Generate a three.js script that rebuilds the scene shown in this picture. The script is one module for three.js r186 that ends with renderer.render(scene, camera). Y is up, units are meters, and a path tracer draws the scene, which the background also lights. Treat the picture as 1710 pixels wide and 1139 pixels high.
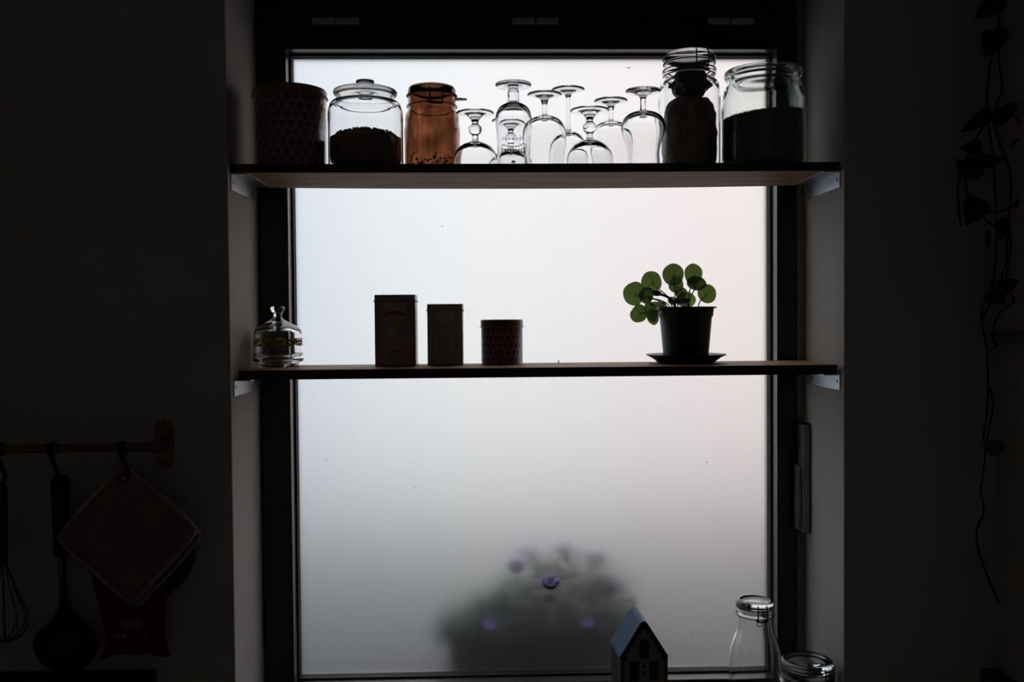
import * as THREE from 'three';
import { RoundedBoxGeometry } from 'three/addons/geometries/RoundedBoxGeometry.js';
import { mergeGeometries } from 'three/addons/utils/BufferGeometryUtils.js';

// ------------------------------------------------------------------ camera, sky, exposure
const scene = new THREE.Scene();
const camera = new THREE.PerspectiveCamera(41.58, 1710 / 1139, 0.05, 200);
camera.position.set(0.4348, 1.55, 1.5338);
camera.rotation.order = 'YXZ';
camera.rotation.set(-0.02341, -0.02759, -0.00811);

function overcastSky() {                       // an even overcast sky, a little brighter overhead
  const w = 64, h = 32, d = new Float32Array(w * h * 4);
  for (let j = 0; j < h; j++) for (let i = 0; i < w; i++) {
    const up = Math.sin(((j + 0.5) / h - 0.5) * Math.PI), k = (j * w + i) * 4;
    const b = up > 0 ? 0.8 + 0.35 * up : 0.3;
    d[k] = b * 0.97; d[k + 1] = b * 0.99; d[k + 2] = b * 1.03; d[k + 3] = 1;
  }
  const t = new THREE.DataTexture(d, w, h, THREE.RGBAFormat, THREE.FloatType);
  t.mapping = THREE.EquirectangularReflectionMapping; t.magFilter = THREE.LinearFilter; t.needsUpdate = true;
  return t;
}
scene.background = overcastSky();
scene.backgroundIntensity = 1.0;
const renderer = new THREE.WebGLRenderer({ antialias: true });
renderer.toneMapping = THREE.LinearToneMapping;
renderer.toneMappingExposure = 2.13;
renderer.shadowMap.enabled = true;

// ------------------------------------------------------------------ helpers
let seed = 7;
const rnd = () => { seed = (seed * 1664525 + 1013904223) >>> 0; return seed / 4294967296; };
const rr = (a, b) => a + (b - a) * rnd();
const used = {};
function numbered(n) { used[n] = (used[n] ?? -1) + 1; return used[n] ? n + '_' + String(used[n]).padStart(3, '0') : n; }
const V = (x, y, z) => new THREE.Vector3(x, y, z);
function tag(o, label, category, group) { o.userData = { label, category }; if (group) o.userData.group = group; return o; }
function thing(name, label, category, [x, y, z] = [0, 0, 0], turn = 0, group) {
  const o = new THREE.Group(); o.name = numbered(name); o.position.set(x, y, z); o.rotation.y = turn; scene.add(o);
  return tag(o, label, category, group);
}
function part(parent, name, geo, mat, label) {
  const m = new THREE.Mesh(geo, mat); m.name = name; m.castShadow = m.receiveShadow = true; parent.add(m);
  if (label) m.userData.label = label;
  return m;
}
function struct(name, geo, mat) { const m = part(scene, name, geo, mat); m.userData.kind = 'structure'; return m; }
function dup(root, pos, turn, label, scale = 1) {
  const r = root.clone(); r.name = numbered(root.name); r.position.set(...pos); r.rotation.y = turn; r.scale.setScalar(scale);
  r.userData = { ...root.userData, label }; scene.add(r); return r;
}
const box = (x0, x1, y0, y1, z0, z1) => new THREE.BoxGeometry(x1 - x0, y1 - y0, z1 - z0).translate((x0 + x1) / 2, (y0 + y1) / 2, (z0 + z1) / 2);
function rbox(x0, x1, y0, y1, z0, z1, r = 0.002) {
  return new RoundedBoxGeometry(x1 - x0, y1 - y0, z1 - z0, 2, r).translate((x0 + x1) / 2, (y0 + y1) / 2, (z0 + z1) / 2);
}
const merge = (list) => mergeGeometries(list.map((g) => { const n = g.index ? g.toNonIndexed() : g; for (const k of Object.keys(n.attributes)) if (!['position', 'normal', 'uv'].includes(k)) n.deleteAttribute(k); return n; }));
// smooth run through profile points, [r, y] pairs
function run(pts, n = 5) {
  const c = new THREE.CatmullRomCurve3(pts.map((p) => V(p[0], p[1], 0)), false, 'centripetal');
  return c.getPoints((pts.length - 1) * n).map((p) => [Math.max(0, p.x), p.y]);
}
// surface of revolution over a profile (outside upwards, inside downwards); normals split at sharp corners; [i0, i1] takes a stretch of it
function lathe(prof, seg = 64, i0 = 0, i1 = prof.length - 1) {
  const n = prof.length, sn = [];
  for (let i = 0; i < n - 1; i++) {
    const dx = prof[i + 1][0] - prof[i][0], dy = prof[i + 1][1] - prof[i][1], l = Math.hypot(dx, dy) || 1;
    sn.push([dy / l, -dx / l]);
  }
  const at = (i, s) => {                         // normal at point i seen from segment s
    const o = s === i ? i - 1 : i, a = sn[s];
    if (o < 0 || o >= n - 1) return a;
    const b = sn[o];
    if (a[0] * b[0] + a[1] * b[1] < 0.55) return a;
    const x = a[0] + b[0], y = a[1] + b[1], l = Math.hypot(x, y) || 1;
    return [x / l, y / l];
  };
  const pos = [], nor = [], uv = [], idx = [];
  for (let s = i0; s < i1; s++) {
    const base = pos.length / 3;
    for (const i of [s, s + 1]) {
      const m = at(i, s);
      for (let k = 0; k <= seg; k++) {
        const a = (k / seg) * Math.PI * 2, sa = Math.sin(a), ca = Math.cos(a);
        pos.push(prof[i][0] * sa, prof[i][1], prof[i][0] * ca); nor.push(m[0] * sa, m[1], m[0] * ca); uv.push(k / seg, prof[i][1]);
      }
    }
    for (let k = 0; k < seg; k++) {
      const a = base + k, b = a + 1, c = a + seg + 1, d = c + 1;
      if (prof[s][0] > 1e-7) idx.push(a, b, c);
      if (prof[s + 1][0] > 1e-7) idx.push(b, d, c);
    }
  }
  const g = new THREE.BufferGeometry();
  g.setAttribute('position', new THREE.Float32BufferAttribute(pos, 3));
  g.setAttribute('normal', new THREE.Float32BufferAttribute(nor, 3));
  g.setAttribute('uv', new THREE.Float32BufferAttribute(uv, 2));
  g.setIndex(idx); return g;
}
function wire(pts, r = 0.001, closed = false, n = 0, radial = 8) {
  const c = new THREE.CatmullRomCurve3(pts.map((p) => V(...p)), closed, 'centripetal');
  return new THREE.TubeGeometry(c, n || pts.length * 6, r, radial, closed);
}
function ring(R, y, r = 0.001, seg = 64) { return new THREE.TorusGeometry(R, r, 8, seg).rotateX(Math.PI / 2).translate(0, y, 0); }
// fractal value noise
function hash(x, y, z) { let h = (x * 374761393 + y * 668265263 + z * 2147483647) | 0; h = Math.imul(h ^ (h >>> 13), 1274126177); return ((h ^ (h >>> 16)) >>> 0) / 4294967296; }
function noise3(x, y, z) {
  const xi = Math.floor(x), yi = Math.floor(y), zi = Math.floor(z), f = (t) => t * t * (3 - 2 * t);
  const u = f(x - xi), v = f(y - yi), w = f(z - zi), L = (a, b, t) => a + (b - a) * t;
  const e = (k) => L(L(hash(xi, yi, zi + k), hash(xi + 1, yi, zi + k), u), L(hash(xi, yi + 1, zi + k), hash(xi + 1, yi + 1, zi + k), u), v);
  return L(e(0), e(1), w);
}
const fbm = (x, y, z, o = 4) => { let s = 0, a = 0.5, t = 0; for (let i = 0; i < o; i++) { s += a * noise3(x, y, z + i * 7.3); t += a; a *= 0.5; x *= 2; y *= 2; z *= 2; } return s / t; };
function dataTex(w, h, fn, color = true, rx = 1, ry = 1) {
  const d = new Uint8Array(w * h * 4);
  for (let j = 0; j < h; j++) for (let i = 0; i < w; i++) {
    const c = fn(i / w, j / h), k = (j * w + i) * 4;
    d[k] = c[0]; d[k + 1] = c[1]; d[k + 2] = c[2]; d[k + 3] = c[3] ?? 255;
  }
  const t = new THREE.DataTexture(d, w, h); t.magFilter = THREE.LinearFilter; t.wrapS = t.wrapT = THREE.RepeatWrapping; t.repeat.set(rx, ry);
  if (color) t.colorSpace = THREE.SRGBColorSpace;
  t.needsUpdate = true; return t;
}
function canvasTex(w, h, draw, color = true) {
  const c = document.createElement('canvas'); c.width = w; c.height = h; draw(c.getContext('2d'), w, h);
  const t = new THREE.CanvasTexture(c); if (color) t.colorSpace = THREE.SRGBColorSpace; return t;
}
const lin = (r, g, b) => new THREE.Color().setRGB(r, g, b);
const std = (c, roughness = 0.6, o = {}) => new THREE.MeshStandardMaterial({ color: c, roughness, ...o });
const phy = (c, roughness = 0.6, o = {}) => new THREE.MeshPhysicalMaterial({ color: c, roughness, ...o });
// moves each vertex along its normal by noise
function rough(g, amp, freq, sx = 0) {
  const p = g.attributes.position, n = g.attributes.normal;
  for (let i = 0; i < p.count; i++) {
    const x = p.getX(i), y = p.getY(i), z = p.getZ(i), k = (fbm(x * freq + sx, y * freq, z * freq, 3) - 0.5) * 2 * amp;
    p.setXYZ(i, x + n.getX(i) * k, y + n.getY(i) * k, z + n.getZ(i) * k);
  }
  g.computeVertexNormals(); return g;
}

// ------------------------------------------------------------------ materials
const plasterBump = dataTex(256, 256, (u, v) => { const k = 128 + 90 * (fbm(u * 40, v * 40, 2, 4) - 0.5); return [k, k, k]; }, false, 3, 3);
const M = {
  plaster: std(lin(0.56, 0.53, 0.495), 0.9, { bumpMap: plasterBump, bumpScale: 0.0006 }),
  ceiling: std(lin(0.84, 0.82, 0.79), 0.95),
  paint: std(lin(0.84, 0.8, 0.74), 0.9),
  floor: std(lin(0.5, 0.43, 0.35), 0.5),
  sill: std(lin(0.16, 0.16, 0.165), 0.45),
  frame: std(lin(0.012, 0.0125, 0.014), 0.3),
  gasket: std(lin(0.006, 0.006, 0.006), 0.7),
  frosted: phy(lin(0.96, 0.97, 0.97), 0.4, { transmission: 1, thickness: 0.006, ior: 1.5 }),
  glass: phy(lin(1, 1, 1), 0, { transmission: 1, thickness: 0.003, ior: 1.5 }),
  greenGlass: phy(lin(0.95, 0.985, 0.97), 0, { transmission: 1, thickness: 0.003, ior: 1.5 }),
  steel: std(lin(0.52, 0.52, 0.52), 0.3, { metalness: 1 }),
  zinc: std(lin(0.5, 0.52, 0.55), 0.42, { metalness: 1 }),
  wire: std(lin(0.1, 0.095, 0.085), 0.4, { metalness: 0.8 }),
  rubber: std(lin(0.16, 0.12, 0.09), 0.7),
  black: std(lin(0.008, 0.008, 0.009), 0.45),
  white: std(lin(0.35, 0.345, 0.33), 0.6),
  copper: std(lin(0.3, 0.19, 0.155), 0.42, { metalness: 1 }),
};

// ------------------------------------------------------------------ the setting
const XR = 1.319, XL = -1.3, ZB = 2.5, HC = 2.5;
{
  const s = new THREE.Shape([[XL - 0.2, -0.05], [XR + 0.2, -0.05], [XR + 0.2, HC + 0.1], [XL - 0.2, HC + 0.1]].map((p) => new THREE.Vector2(...p)));
  s.holes.push(new THREE.Path([[0, 0.77], [0, 2.28], [1.05, 2.28], [1.05, 0.77]].map((p) => new THREE.Vector2(...p))));
  struct('wall_front', new THREE.ExtrudeGeometry(s, { depth: 0.3, bevelEnabled: true, bevelSize: 0.0015, bevelThickness: 0.0015, bevelSegments: 2, bevelOffset: -0.0015 }).translate(0, 0, -0.3), M.plaster);
}
struct('wall_right', box(XR, XR + 0.15, -0.05, HC, 0, ZB), M.plaster);
struct('wall_left', box(XL - 0.15, XL, -0.05, HC, 0, ZB), M.paint);
struct('wall_back', box(XL - 0.15, XR + 0.15, -0.05, HC, ZB, ZB + 0.15), M.paint);
struct('ceiling', box(XL - 0.15, XR + 0.15, HC, HC + 0.15, 0, ZB + 0.15), M.ceiling);
struct('floor', box(XL - 0.15, XR + 0.15, -0.1, 0, 0, ZB + 0.15), M.floor);
struct('windowsill', rbox(0, 1.05, 0.76, 0.79, -0.2, 0.02, 0.004), M.sill);
struct('trim_1', rbox(XR - 0.02, XR, 1.5045, 1.5235, 0.01, 2.6, 0.002), std(lin(0.2, 0.19, 0.18), 0.7));   // thin ledge along the right wall
struct('trim_2', rbox(XR - 0.028, XR, 0.78, 0.936, 0.002, 2.6, 0.002), std(lin(0.1, 0.098, 0.095), 0.6));   // dark upstand low on the right wall
struct('trim_3', rbox(-1.6, -0.1325, 0.8, 0.9615, 0.001, 0.021, 0.002), M.black);                              // black splash panel, left

// window: outer frame, sash, gasket, frosted pane, hinge covers
{
  const w = new THREE.Group(); w.name = 'window_1'; w.userData.kind = 'structure'; scene.add(w);
  const zf = -0.1915, zb = -0.275, L = 0.0565, R = 0.9977, B = 0.845, T = 2.0677;
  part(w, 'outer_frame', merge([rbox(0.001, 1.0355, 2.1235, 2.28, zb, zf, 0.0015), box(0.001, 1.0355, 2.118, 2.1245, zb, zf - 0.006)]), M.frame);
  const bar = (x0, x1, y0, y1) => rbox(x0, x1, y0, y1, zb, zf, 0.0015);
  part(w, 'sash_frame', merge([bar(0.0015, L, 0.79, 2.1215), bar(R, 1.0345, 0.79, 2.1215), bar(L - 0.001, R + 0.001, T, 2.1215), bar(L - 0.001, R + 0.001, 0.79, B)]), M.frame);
  const g = 0.0045, z0 = -0.2462, z1 = -0.224;
  part(w, 'gasket', merge([box(L - 0.001, L + g, B, T, z0, z1), box(R - g, R + 0.001, B, T, z0, z1), box(L, R, T - g, T + 0.001, z0, z1), box(L, R, B - 0.001, B + g, z0, z1)]), M.gasket);
  part(w, 'glazing_bead', merge([box(L - 0.001, L + 0.001, B, T, -0.224, zf - 0.0015), box(R - 0.001, R + 0.001, B, T, -0.224, zf - 0.0015), box(L, R, T - 0.001, T + 0.001, -0.224, zf - 0.0015), box(L, R, B - 0.001, B + 0.001, -0.224, zf - 0.0015)]), std(lin(0.055, 0.053, 0.05), 0.3), 'narrow satin bead round the glass');
  part(w, 'pane', box(L - 0.008, R + 0.008, B - 0.008, T + 0.008, -0.2524, -0.2464), M.frosted, 'frosted glass pane');
  part(w, 'frame_trim', rbox(1.0352, 1.0496, 0.79, 2.28, -0.26, zf + 0.001, 0.001), std(lin(0.3, 0.28, 0.25), 0.7), 'off-white filler strip beside the frame');
  for (const x of [0.1097, 0.4873, 0.8604]) {
    const h = part(w, 'hinge', merge([rbox(x, x + 0.0435, 2.1105, 2.1225, zf - 0.001, zf + 0.012, 0.002), rbox(x + 0.0455, x + 0.089, 2.1105, 2.1225, zf - 0.001, zf + 0.012, 0.002)]), M.zinc, 'grey hinge cover');
    part(h, 'pin', new THREE.CylinderGeometry(0.0035, 0.0035, 0.004, 12).rotateZ(Math.PI / 2).translate(x + 0.0445, 2.1165, zf + 0.006), M.black);
  }
  for (const [x, y, a, b] of [[0.719, 2.0464, 0.0032, 0.0009], [0.3476, 1.7357, 0.0008, 0.0014], [0.1138, 1.2765, 0.001, 0.0007], [0.2879, 1.2195, 0.0008, 0.0008], [0.8401, 0.9151, 0.0005, 0.002], [0.8714, 1.2623, 0.0018, 0.0008], [0.404, 1.2, 0.0006, 0.0006]])
    part(w, 'speck', new THREE.SphereGeometry(1, 10, 6).scale(a, b, 0.0008).translate(x, y, -0.2458), M.black, 'dark speck of dirt on the pane');
}
// outside: ledge, garden ground, the pale row of houses over the way
struct('wall_outside_ledge', rbox(-0.1, 1.15, 0.76, 0.8, -0.56, -0.3, 0.004), std(lin(0.035, 0.036, 0.04), 0.9));
struct('ground', box(-40, 40, -0.5, -0.3, -40, -0.3), std(lin(0.03, 0.034, 0.036), 0.95));
struct('wall_outside_left', box(-9, -0.85, -0.3, 6, -9, -6.45), std(lin(0.66, 0.715, 0.765), 0.9));
struct('wall_outside_middle', box(-0.85, 1.45, -0.3, 6, -9, -6.4), std(lin(0.9, 0.888, 0.865), 0.9));
struct('wall_outside_right', box(1.45, 10, -0.3, 6, -9, -6.45), std(lin(0.91, 0.795, 0.76), 0.9));

// window opener on the right of the frame
{
  const t = thing('window_opener', 'slim grey metal window opener mounted upright on the right side of the frame', 'opener');
  part(t, 'housing', rbox(1.0355, 1.0485, 1.138, 1.346, -0.19, -0.158, 0.0015), std(lin(0.3, 0.3, 0.31), 0.45, { metalness: 0.6 }));
  part(t, 'cap', rbox(1.0352, 1.0488, 1.346, 1.3485, -0.19, -0.1578, 0.001), M.black);
  const l = part(t, 'lock_plate', rbox(1.0275, 1.0356, 1.144, 1.267, -0.19, -0.166, 0.001), std(lin(0.32, 0.33, 0.36), 0.4, { metalness: 0.6 }));
  for (const y of [1.153, 1.177]) part(l, 'screw', new THREE.CylinderGeometry(0.0018, 0.0018, 0.001, 12).rotateX(Math.PI / 2).translate(1.0315, y, -0.1655), M.wire);
}

// ------------------------------------------------------------------ shelves and brackets
const grain = dataTex(512, 128, (u, v) => {
  const w = fbm(u * 3, v * 2, 4, 3) * 6, k = 0.55 + 0.45 * Math.sin((v * 9 + w) * 3.1), f = fbm(u * 8, v * 90, 1, 3);
  const s = 0.75 + 0.22 * k * 0.6 + 0.25 * (f - 0.5); return [212 * s, 165 * s, 124 * s];
});
const plies = dataTex(64, 128, (u, v) => { const b = Math.floor(v * 7) % 2, n = fbm(u * 9, v * 40, 3, 2), s = (b ? 0.42 : 0.78) + 0.3 * (n - 0.5); return [120 * s, 82 * s, 60 * s]; }, true, 6, 1);
const woodM = std(0xffffff, 0.62, { map: grain }), plyM = std(0xffffff, 0.7, { map: plies });
const SU = 1.8188, SL = 1.4676;
const sag = (x, z) => Math.max(0, 1 - ((x - 0.525) / 0.525) ** 2) * (0.0012 + 0.0032 * Math.min(1, (-0.01 - z) / 0.1714));   // the loaded upper shelf bends
const onUpper = (x, z) => [x, SU - sag(x, z), z];
function shelf(label, x0, x1, top, h, z0, z1, bends) {
  const t = thing('plywood_shelf', label, 'shelf', [0, 0, 0], 0, 'plywood shelves across the window recess');
  const bend = (g) => { const q = g.attributes.position; if (bends) for (let i = 0; i < q.count; i++) q.setY(i, q.getY(i) - sag(q.getX(i), q.getZ(i))); return g; };
  const slab = (za, zb) => new THREE.BoxGeometry(x1 - x0, h, zb - za, 32, 1, 4).translate((x0 + x1) / 2, top - h / 2, (za + zb) / 2);
  const b = slab(z0, z1 - 0.001), p = b.attributes.position, n = b.attributes.normal, uv = b.attributes.uv;
  for (let i = 0; i < p.count; i++) if (Math.abs(n.getY(i)) > 0.5) uv.setXY(i, p.getX(i) * 0.9, p.getZ(i) * 4.5);
  part(t, 'board', bend(b), woodM);
  part(t, 'front_edge', bend(slab(z1 - 0.001, z1)), plyM, 'dark layered plywood edge');
}
shelf('upper plywood shelf crowded with jars, a tin and upturned glasses', 0.003, 1.047, SU, 0.0149, -0.1814, -0.01, true);
shelf('lower plywood shelf holding three tins, a glass dish and a potted plant', 0.0112, 1.0425, SL, 0.0165, -0.1814, -0.01);
function bracket(label, side, y) {       // side 1 = on the left reveal
  const t = thing('angle_bracket', label, 'bracket', [side > 0 ? 0 : 1.05, y, 0], 0, 'metal angle brackets under the shelves');
  const h = new THREE.Shape([[-0.17, -0.028], [-0.014, -0.028], [-0.014, 0], [-0.17, 0]].map((p) => new THREE.Vector2(...p)));
  for (const z of [-0.0245, -0.15]) h.holes.push(new THREE.Path().absellipse(z, -0.0135, 0.0028, 0.0036, 0, Math.PI * 2));
  // the upright plate lies in the y-z plane against the reveal
  const up = new THREE.ExtrudeGeometry(h, { depth: 0.002, bevelEnabled: false, curveSegments: 16 }).rotateY(-Math.PI / 2).translate(side > 0 ? 0.002 : 0, 0, 0);
  part(t, 'wall_plate', up, M.zinc);
  part(t, 'shelf_plate', side > 0 ? box(0.002, 0.03, -0.002, 0, -0.17, -0.014) : box(-0.03, -0.002, -0.002, 0, -0.17, -0.014), M.zinc);
  for (const z of [-0.0245, -0.15]) part(t, 'screw_hole', new THREE.CylinderGeometry(0.003, 0.003, 0.0006, 14).rotateZ(Math.PI / 2).translate(side * 0.0004, -0.0135, z), M.black);
}
bracket('metal angle bracket under the left end of the upper shelf', 1, SU - 0.0149);
bracket('metal angle bracket under the right end of the upper shelf', -1, SU - 0.0149);
bracket('metal angle bracket under the left end of the lower shelf', 1, SL - 0.0165);
bracket('metal angle bracket under the right end of the lower shelf', -1, SL - 0.0165);

// ------------------------------------------------------------------ tins
function dropPattern(bg, ink, edge, cols, rows) {
  return canvasTex(1024, 512, (c, w, h) => {
    c.fillStyle = bg; c.fillRect(0, 0, w, h);
    const dx = w / cols, dy = h / rows;
    for (let j = -1; j <= rows; j++) for (let i = -1; i <= cols; i++) {
      const x = (i + (j % 2 ? 0.5 : 0)) * dx, y = (j + 0.5) * dy;
      c.beginPath(); c.moveTo(x, y + dy * 0.48); c.bezierCurveTo(x - dx * 0.2, y + dy * 0.2, x - dx * 0.62, y - dy * 0.5, x, y - dy * 0.42);
      c.bezierCurveTo(x + dx * 0.62, y - dy * 0.5, x + dx * 0.2, y + dy * 0.2, x, y + dy * 0.48);
      c.fillStyle = ink; c.fill(); c.lineWidth = 3; c.strokeStyle = edge; c.stroke();
    }
  });
}
function scaleV(g, h) { const uv = g.attributes.uv; for (let i = 0; i < uv.count; i++) uv.setY(i, uv.getY(i) / h); return g; }
function roundTin(name, label, pos, r, h, lidH, mats) {
  const t = thing(name, label, 'tin', pos);
  part(t, 'body', scaleV(lathe([[0, 0], [r - 0.0008, 0], [r + 0.0006, 0.0008], [r + 0.0006, 0.002], [r, 0.0026], [r, h - 0.004], [r - 0.0006, h - 0.004], [0, h - 0.004]], 96), h), mats[0]);
  const R = r + 0.0009, y = h - lidH;
  const lid = part(t, 'lid', lathe([[r + 0.0001, y], [R + 0.0012, y], [R + 0.0017, y + 0.0008], [R + 0.0012, y + 0.0018], [R, y + 0.002], [R, h - 0.002], [R - 0.0007, h - 0.0004], [R - 0.0022, h], [R - 0.004, h - 0.0012], [0, h - 0.0012]], 96), mats[1]);
  part(lid, 'rolled_rim', ring(R + 0.0013, y + 0.0009, 0.0009, 96), mats[1]);
  return t;
}
const redDrops = phy(0xffffff, 0.38, { map: dropPattern('#948083', '#74202b', '#945055', 26, 9), clearcoat: 1, clearcoatRoughness: 0.12 });
const plumDrops = phy(0xffffff, 0.4, { map: dropPattern('#95606c', '#6a2230', '#7d3a48', 22, 6), clearcoat: 0.4, clearcoatRoughness: 0.25 });
roundTin('round_tin', 'large round tin printed with rows of red drops, left end of upper shelf', onUpper(0.0878, -0.0845), 0.0636, 0.1415, 0.0135, [redDrops, phy(lin(0.26, 0.14, 0.075), 0.45, { clearcoat: 0.3 })]);
roundTin('round_tin', 'small round tin with dark red drop pattern, beside two square tins on the lower shelf', [0.4622, SL, -0.142], 0.0386, 0.0835, 0.0145, [plumDrops, phy(lin(0.17, 0.09, 0.045), 0.4, { clearcoat: 0.3 })]);
function rrShape(w, d, r) {
  const s = new THREE.Shape(), x = w / 2, y = d / 2;
  s.moveTo(-x + r, -y); s.lineTo(x - r, -y); s.quadraticCurveTo(x, -y, x, -y + r); s.lineTo(x, y - r); s.quadraticCurveTo(x, y, x - r, y);
  s.lineTo(-x + r, y); s.quadraticCurveTo(-x, y, -x, y - r); s.lineTo(-x, -y + r); s.quadraticCurveTo(-x, -y, -x + r, -y); return s;
}
const prism = (w, d, r, y0, y1, bev = 0) => new THREE.ExtrudeGeometry(rrShape(w - 2 * bev, d - 2 * bev, r), { depth: y1 - y0 - 2 * bev, bevelEnabled: bev > 0, bevelSize: bev, bevelThickness: bev, bevelSegments: 2, curveSegments: 8 }).rotateX(-Math.PI / 2).translate(0, y0 + bev, 0);
function squareTin(label, pos, turn, w, d, h, lidH, bodyM, lidM, printMap) {
  const t = thing('square_tin', label, 'tin', pos, turn);
  const b = part(t, 'body', merge([prism(w, d, 0.006, 0.0015, h - 0.003), prism(w + 0.0016, d + 0.0016, 0.0065, 0, 0.003, 0.0007)]), bodyM);
  const p = new THREE.PlaneGeometry(w - 0.01, h - lidH - 0.006).translate(0, (h - lidH) / 2 + 0.0005, d / 2 + 0.0003);
  part(b, 'front_print', p, phy(0xffffff, 0.45, { map: printMap, clearcoat: 0.3 }));
  const y = h - lidH, lid = part(t, 'lid', prism(w + 0.0006, d + 0.0006, 0.0064, y, h, 0.0012), lidM);
  part(lid, 'rolled_rim', merge([prism(w + 0.0044, d + 0.0044, 0.008, y - 0.0012, y + 0.0008, 0.0008), prism(w + 0.0024, d + 0.0024, 0.008, y - 0.0034, y - 0.0016, 0.0006)]), lidM);
}
const cinzano = canvasTex(512, 900, (c, w, h) => {
  c.fillStyle = '#a3909a'; c.fillRect(0, 0, w, h);
  c.fillStyle = '#a67a84'; c.fillRect(0, 0, 60, h); c.fillRect(w - 60, 0, 60, h);
  c.fillStyle = '#b0aab4'; c.beginPath(); c.moveTo(70, 0); c.lineTo(w - 70, 0); c.lineTo(w / 2 + 130, 170); c.lineTo(w / 2 - 130, 170); c.fill();
  c.fillStyle = '#8f4a44'; c.beginPath(); c.ellipse(w / 2, 190, 160, 62, 0, Math.PI, 0); c.lineTo(w / 2 + 160, 260); c.ellipse(w / 2, 260, 160, 50, 0, 0, Math.PI, true); c.fill();
  c.fillStyle = '#b8982a'; c.beginPath(); c.moveTo(w / 2 - 105, 250); c.lineTo(w / 2 + 125, 250); c.lineTo(w / 2 + 40, 365); c.fill();
  c.fillStyle = '#b2aca4'; c.beginPath(); c.moveTo(w / 2 - 110, 270); c.lineTo(w / 2 + 20, 390); c.lineTo(w / 2 - 30, 560); c.lineTo(w / 2 - 110, 560); c.fill();
  c.fillStyle = '#d8c8c4'; c.font = 'bold 62px sans-serif'; c.textAlign = 'center';
  const word = 'CINZANO';
  for (let i = 0; i < word.length; i++) { const k = i - 3; c.save(); c.translate(w / 2 + k * 42, 226 + k * k * 3.2); c.rotate(k * 0.06); c.fillText(word[i], 0, 0); c.restore(); }
  c.fillStyle = '#77716c'; c.fillRect(150, 700, 210, 26); c.fillRect(150, 752, 210, 16); c.fillRect(150, 788, 210, 20);
});
squareTin('tall square tin with an arched red banner and yellow triangle on its front', [0.268, SL, -0.128], 0.02, 0.0738, 0.0735, 0.1298, 0.0108, phy(lin(0.3, 0.22, 0.25), 0.45, { clearcoat: 0.3 }), phy(lin(0.38, 0.35, 0.35), 0.4, { clearcoat: 0.3 }), cinzano);
const leafPrint = canvasTex(512, 850, (c, w, h) => {
  c.fillStyle = '#b3afa6'; c.fillRect(0, 0, w, h);
  for (let j = 0; j < 9; j++) for (let i = 0; i < 5; i++) { c.fillStyle = (i + j) % 2 ? '#9a9e94' : '#a2a399'; c.beginPath(); c.ellipse(55 + i * 100, 60 + j * 94, 36, 40, 0, 0, 7); c.fill(); }
  c.fillStyle = '#c8c4ba'; c.beginPath(); c.moveTo(60, 10); c.lineTo(w - 60, 10); c.lineTo(w / 2 + 30, 210); c.lineTo(w / 2 - 30, 150); c.fill();
  c.fillStyle = '#c4c0b5'; c.fillRect(w - 150, 100, 26, h - 260); c.fillRect(70, 100, 14, h - 260);
});
squareTin('mid-height grey green square tin standing between the taller tin and the round tin', [0.3575, SL, -0.149], 0.0, 0.0652, 0.0645, 0.1128, 0.0108, phy(lin(0.35, 0.36, 0.33), 0.45, { clearcoat: 0.3 }), phy(lin(0.42, 0.42, 0.38), 0.4, { clearcoat: 0.3 }), leafPrint);

// ------------------------------------------------------------------ upturned drinking glasses (rim down on the shelf)
// profile from the cup's inner top down the inside, round the rim, up the outside, along the stem to the foot
function glassParts(t, inner, outer, stem, foot) {
  const a = run(inner), b = run(outer), s = run(stem, 4), f = run(foot, 4);
  const prof = [...a, [(a.at(-1)[0] + b[0][0]) / 2, Math.min(a.at(-1)[1], b[0][1]) - 0.0004], ...b, ...s.slice(1)];
  const iS = a.length + b.length, iF = prof.length - 1;
  prof.push(...f.slice(1));
  part(t, 'bowl', lathe(prof, 72, 0, iS), M.glass);
  part(t, 'stem', lathe(prof, 72, iS, iF), M.glass);
  part(t, 'foot', lathe(prof, 72, iF, prof.length - 1), M.glass);
}
const T = 0.0013;
function offset(outer, top) {                       // inner wall, listed from the top down to the rim; thicker towards the stem
  const o = outer.slice().reverse().map(([r, y]) => { const k = Math.min(1, y / top) ** 3, w = T + 0.003 * k; return [Math.max(0, r - w), y - w * (0.3 + 0.6 * k)]; }).filter((p) => p[1] < top - 0.0025);
  return [[0, top], [0.004, top - 0.0003], ...o.filter((p) => p[0] > 0.0065)].map((p, i, l) => (i === l.length - 1 ? [p[0], 0.0005] : p));
}
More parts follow.
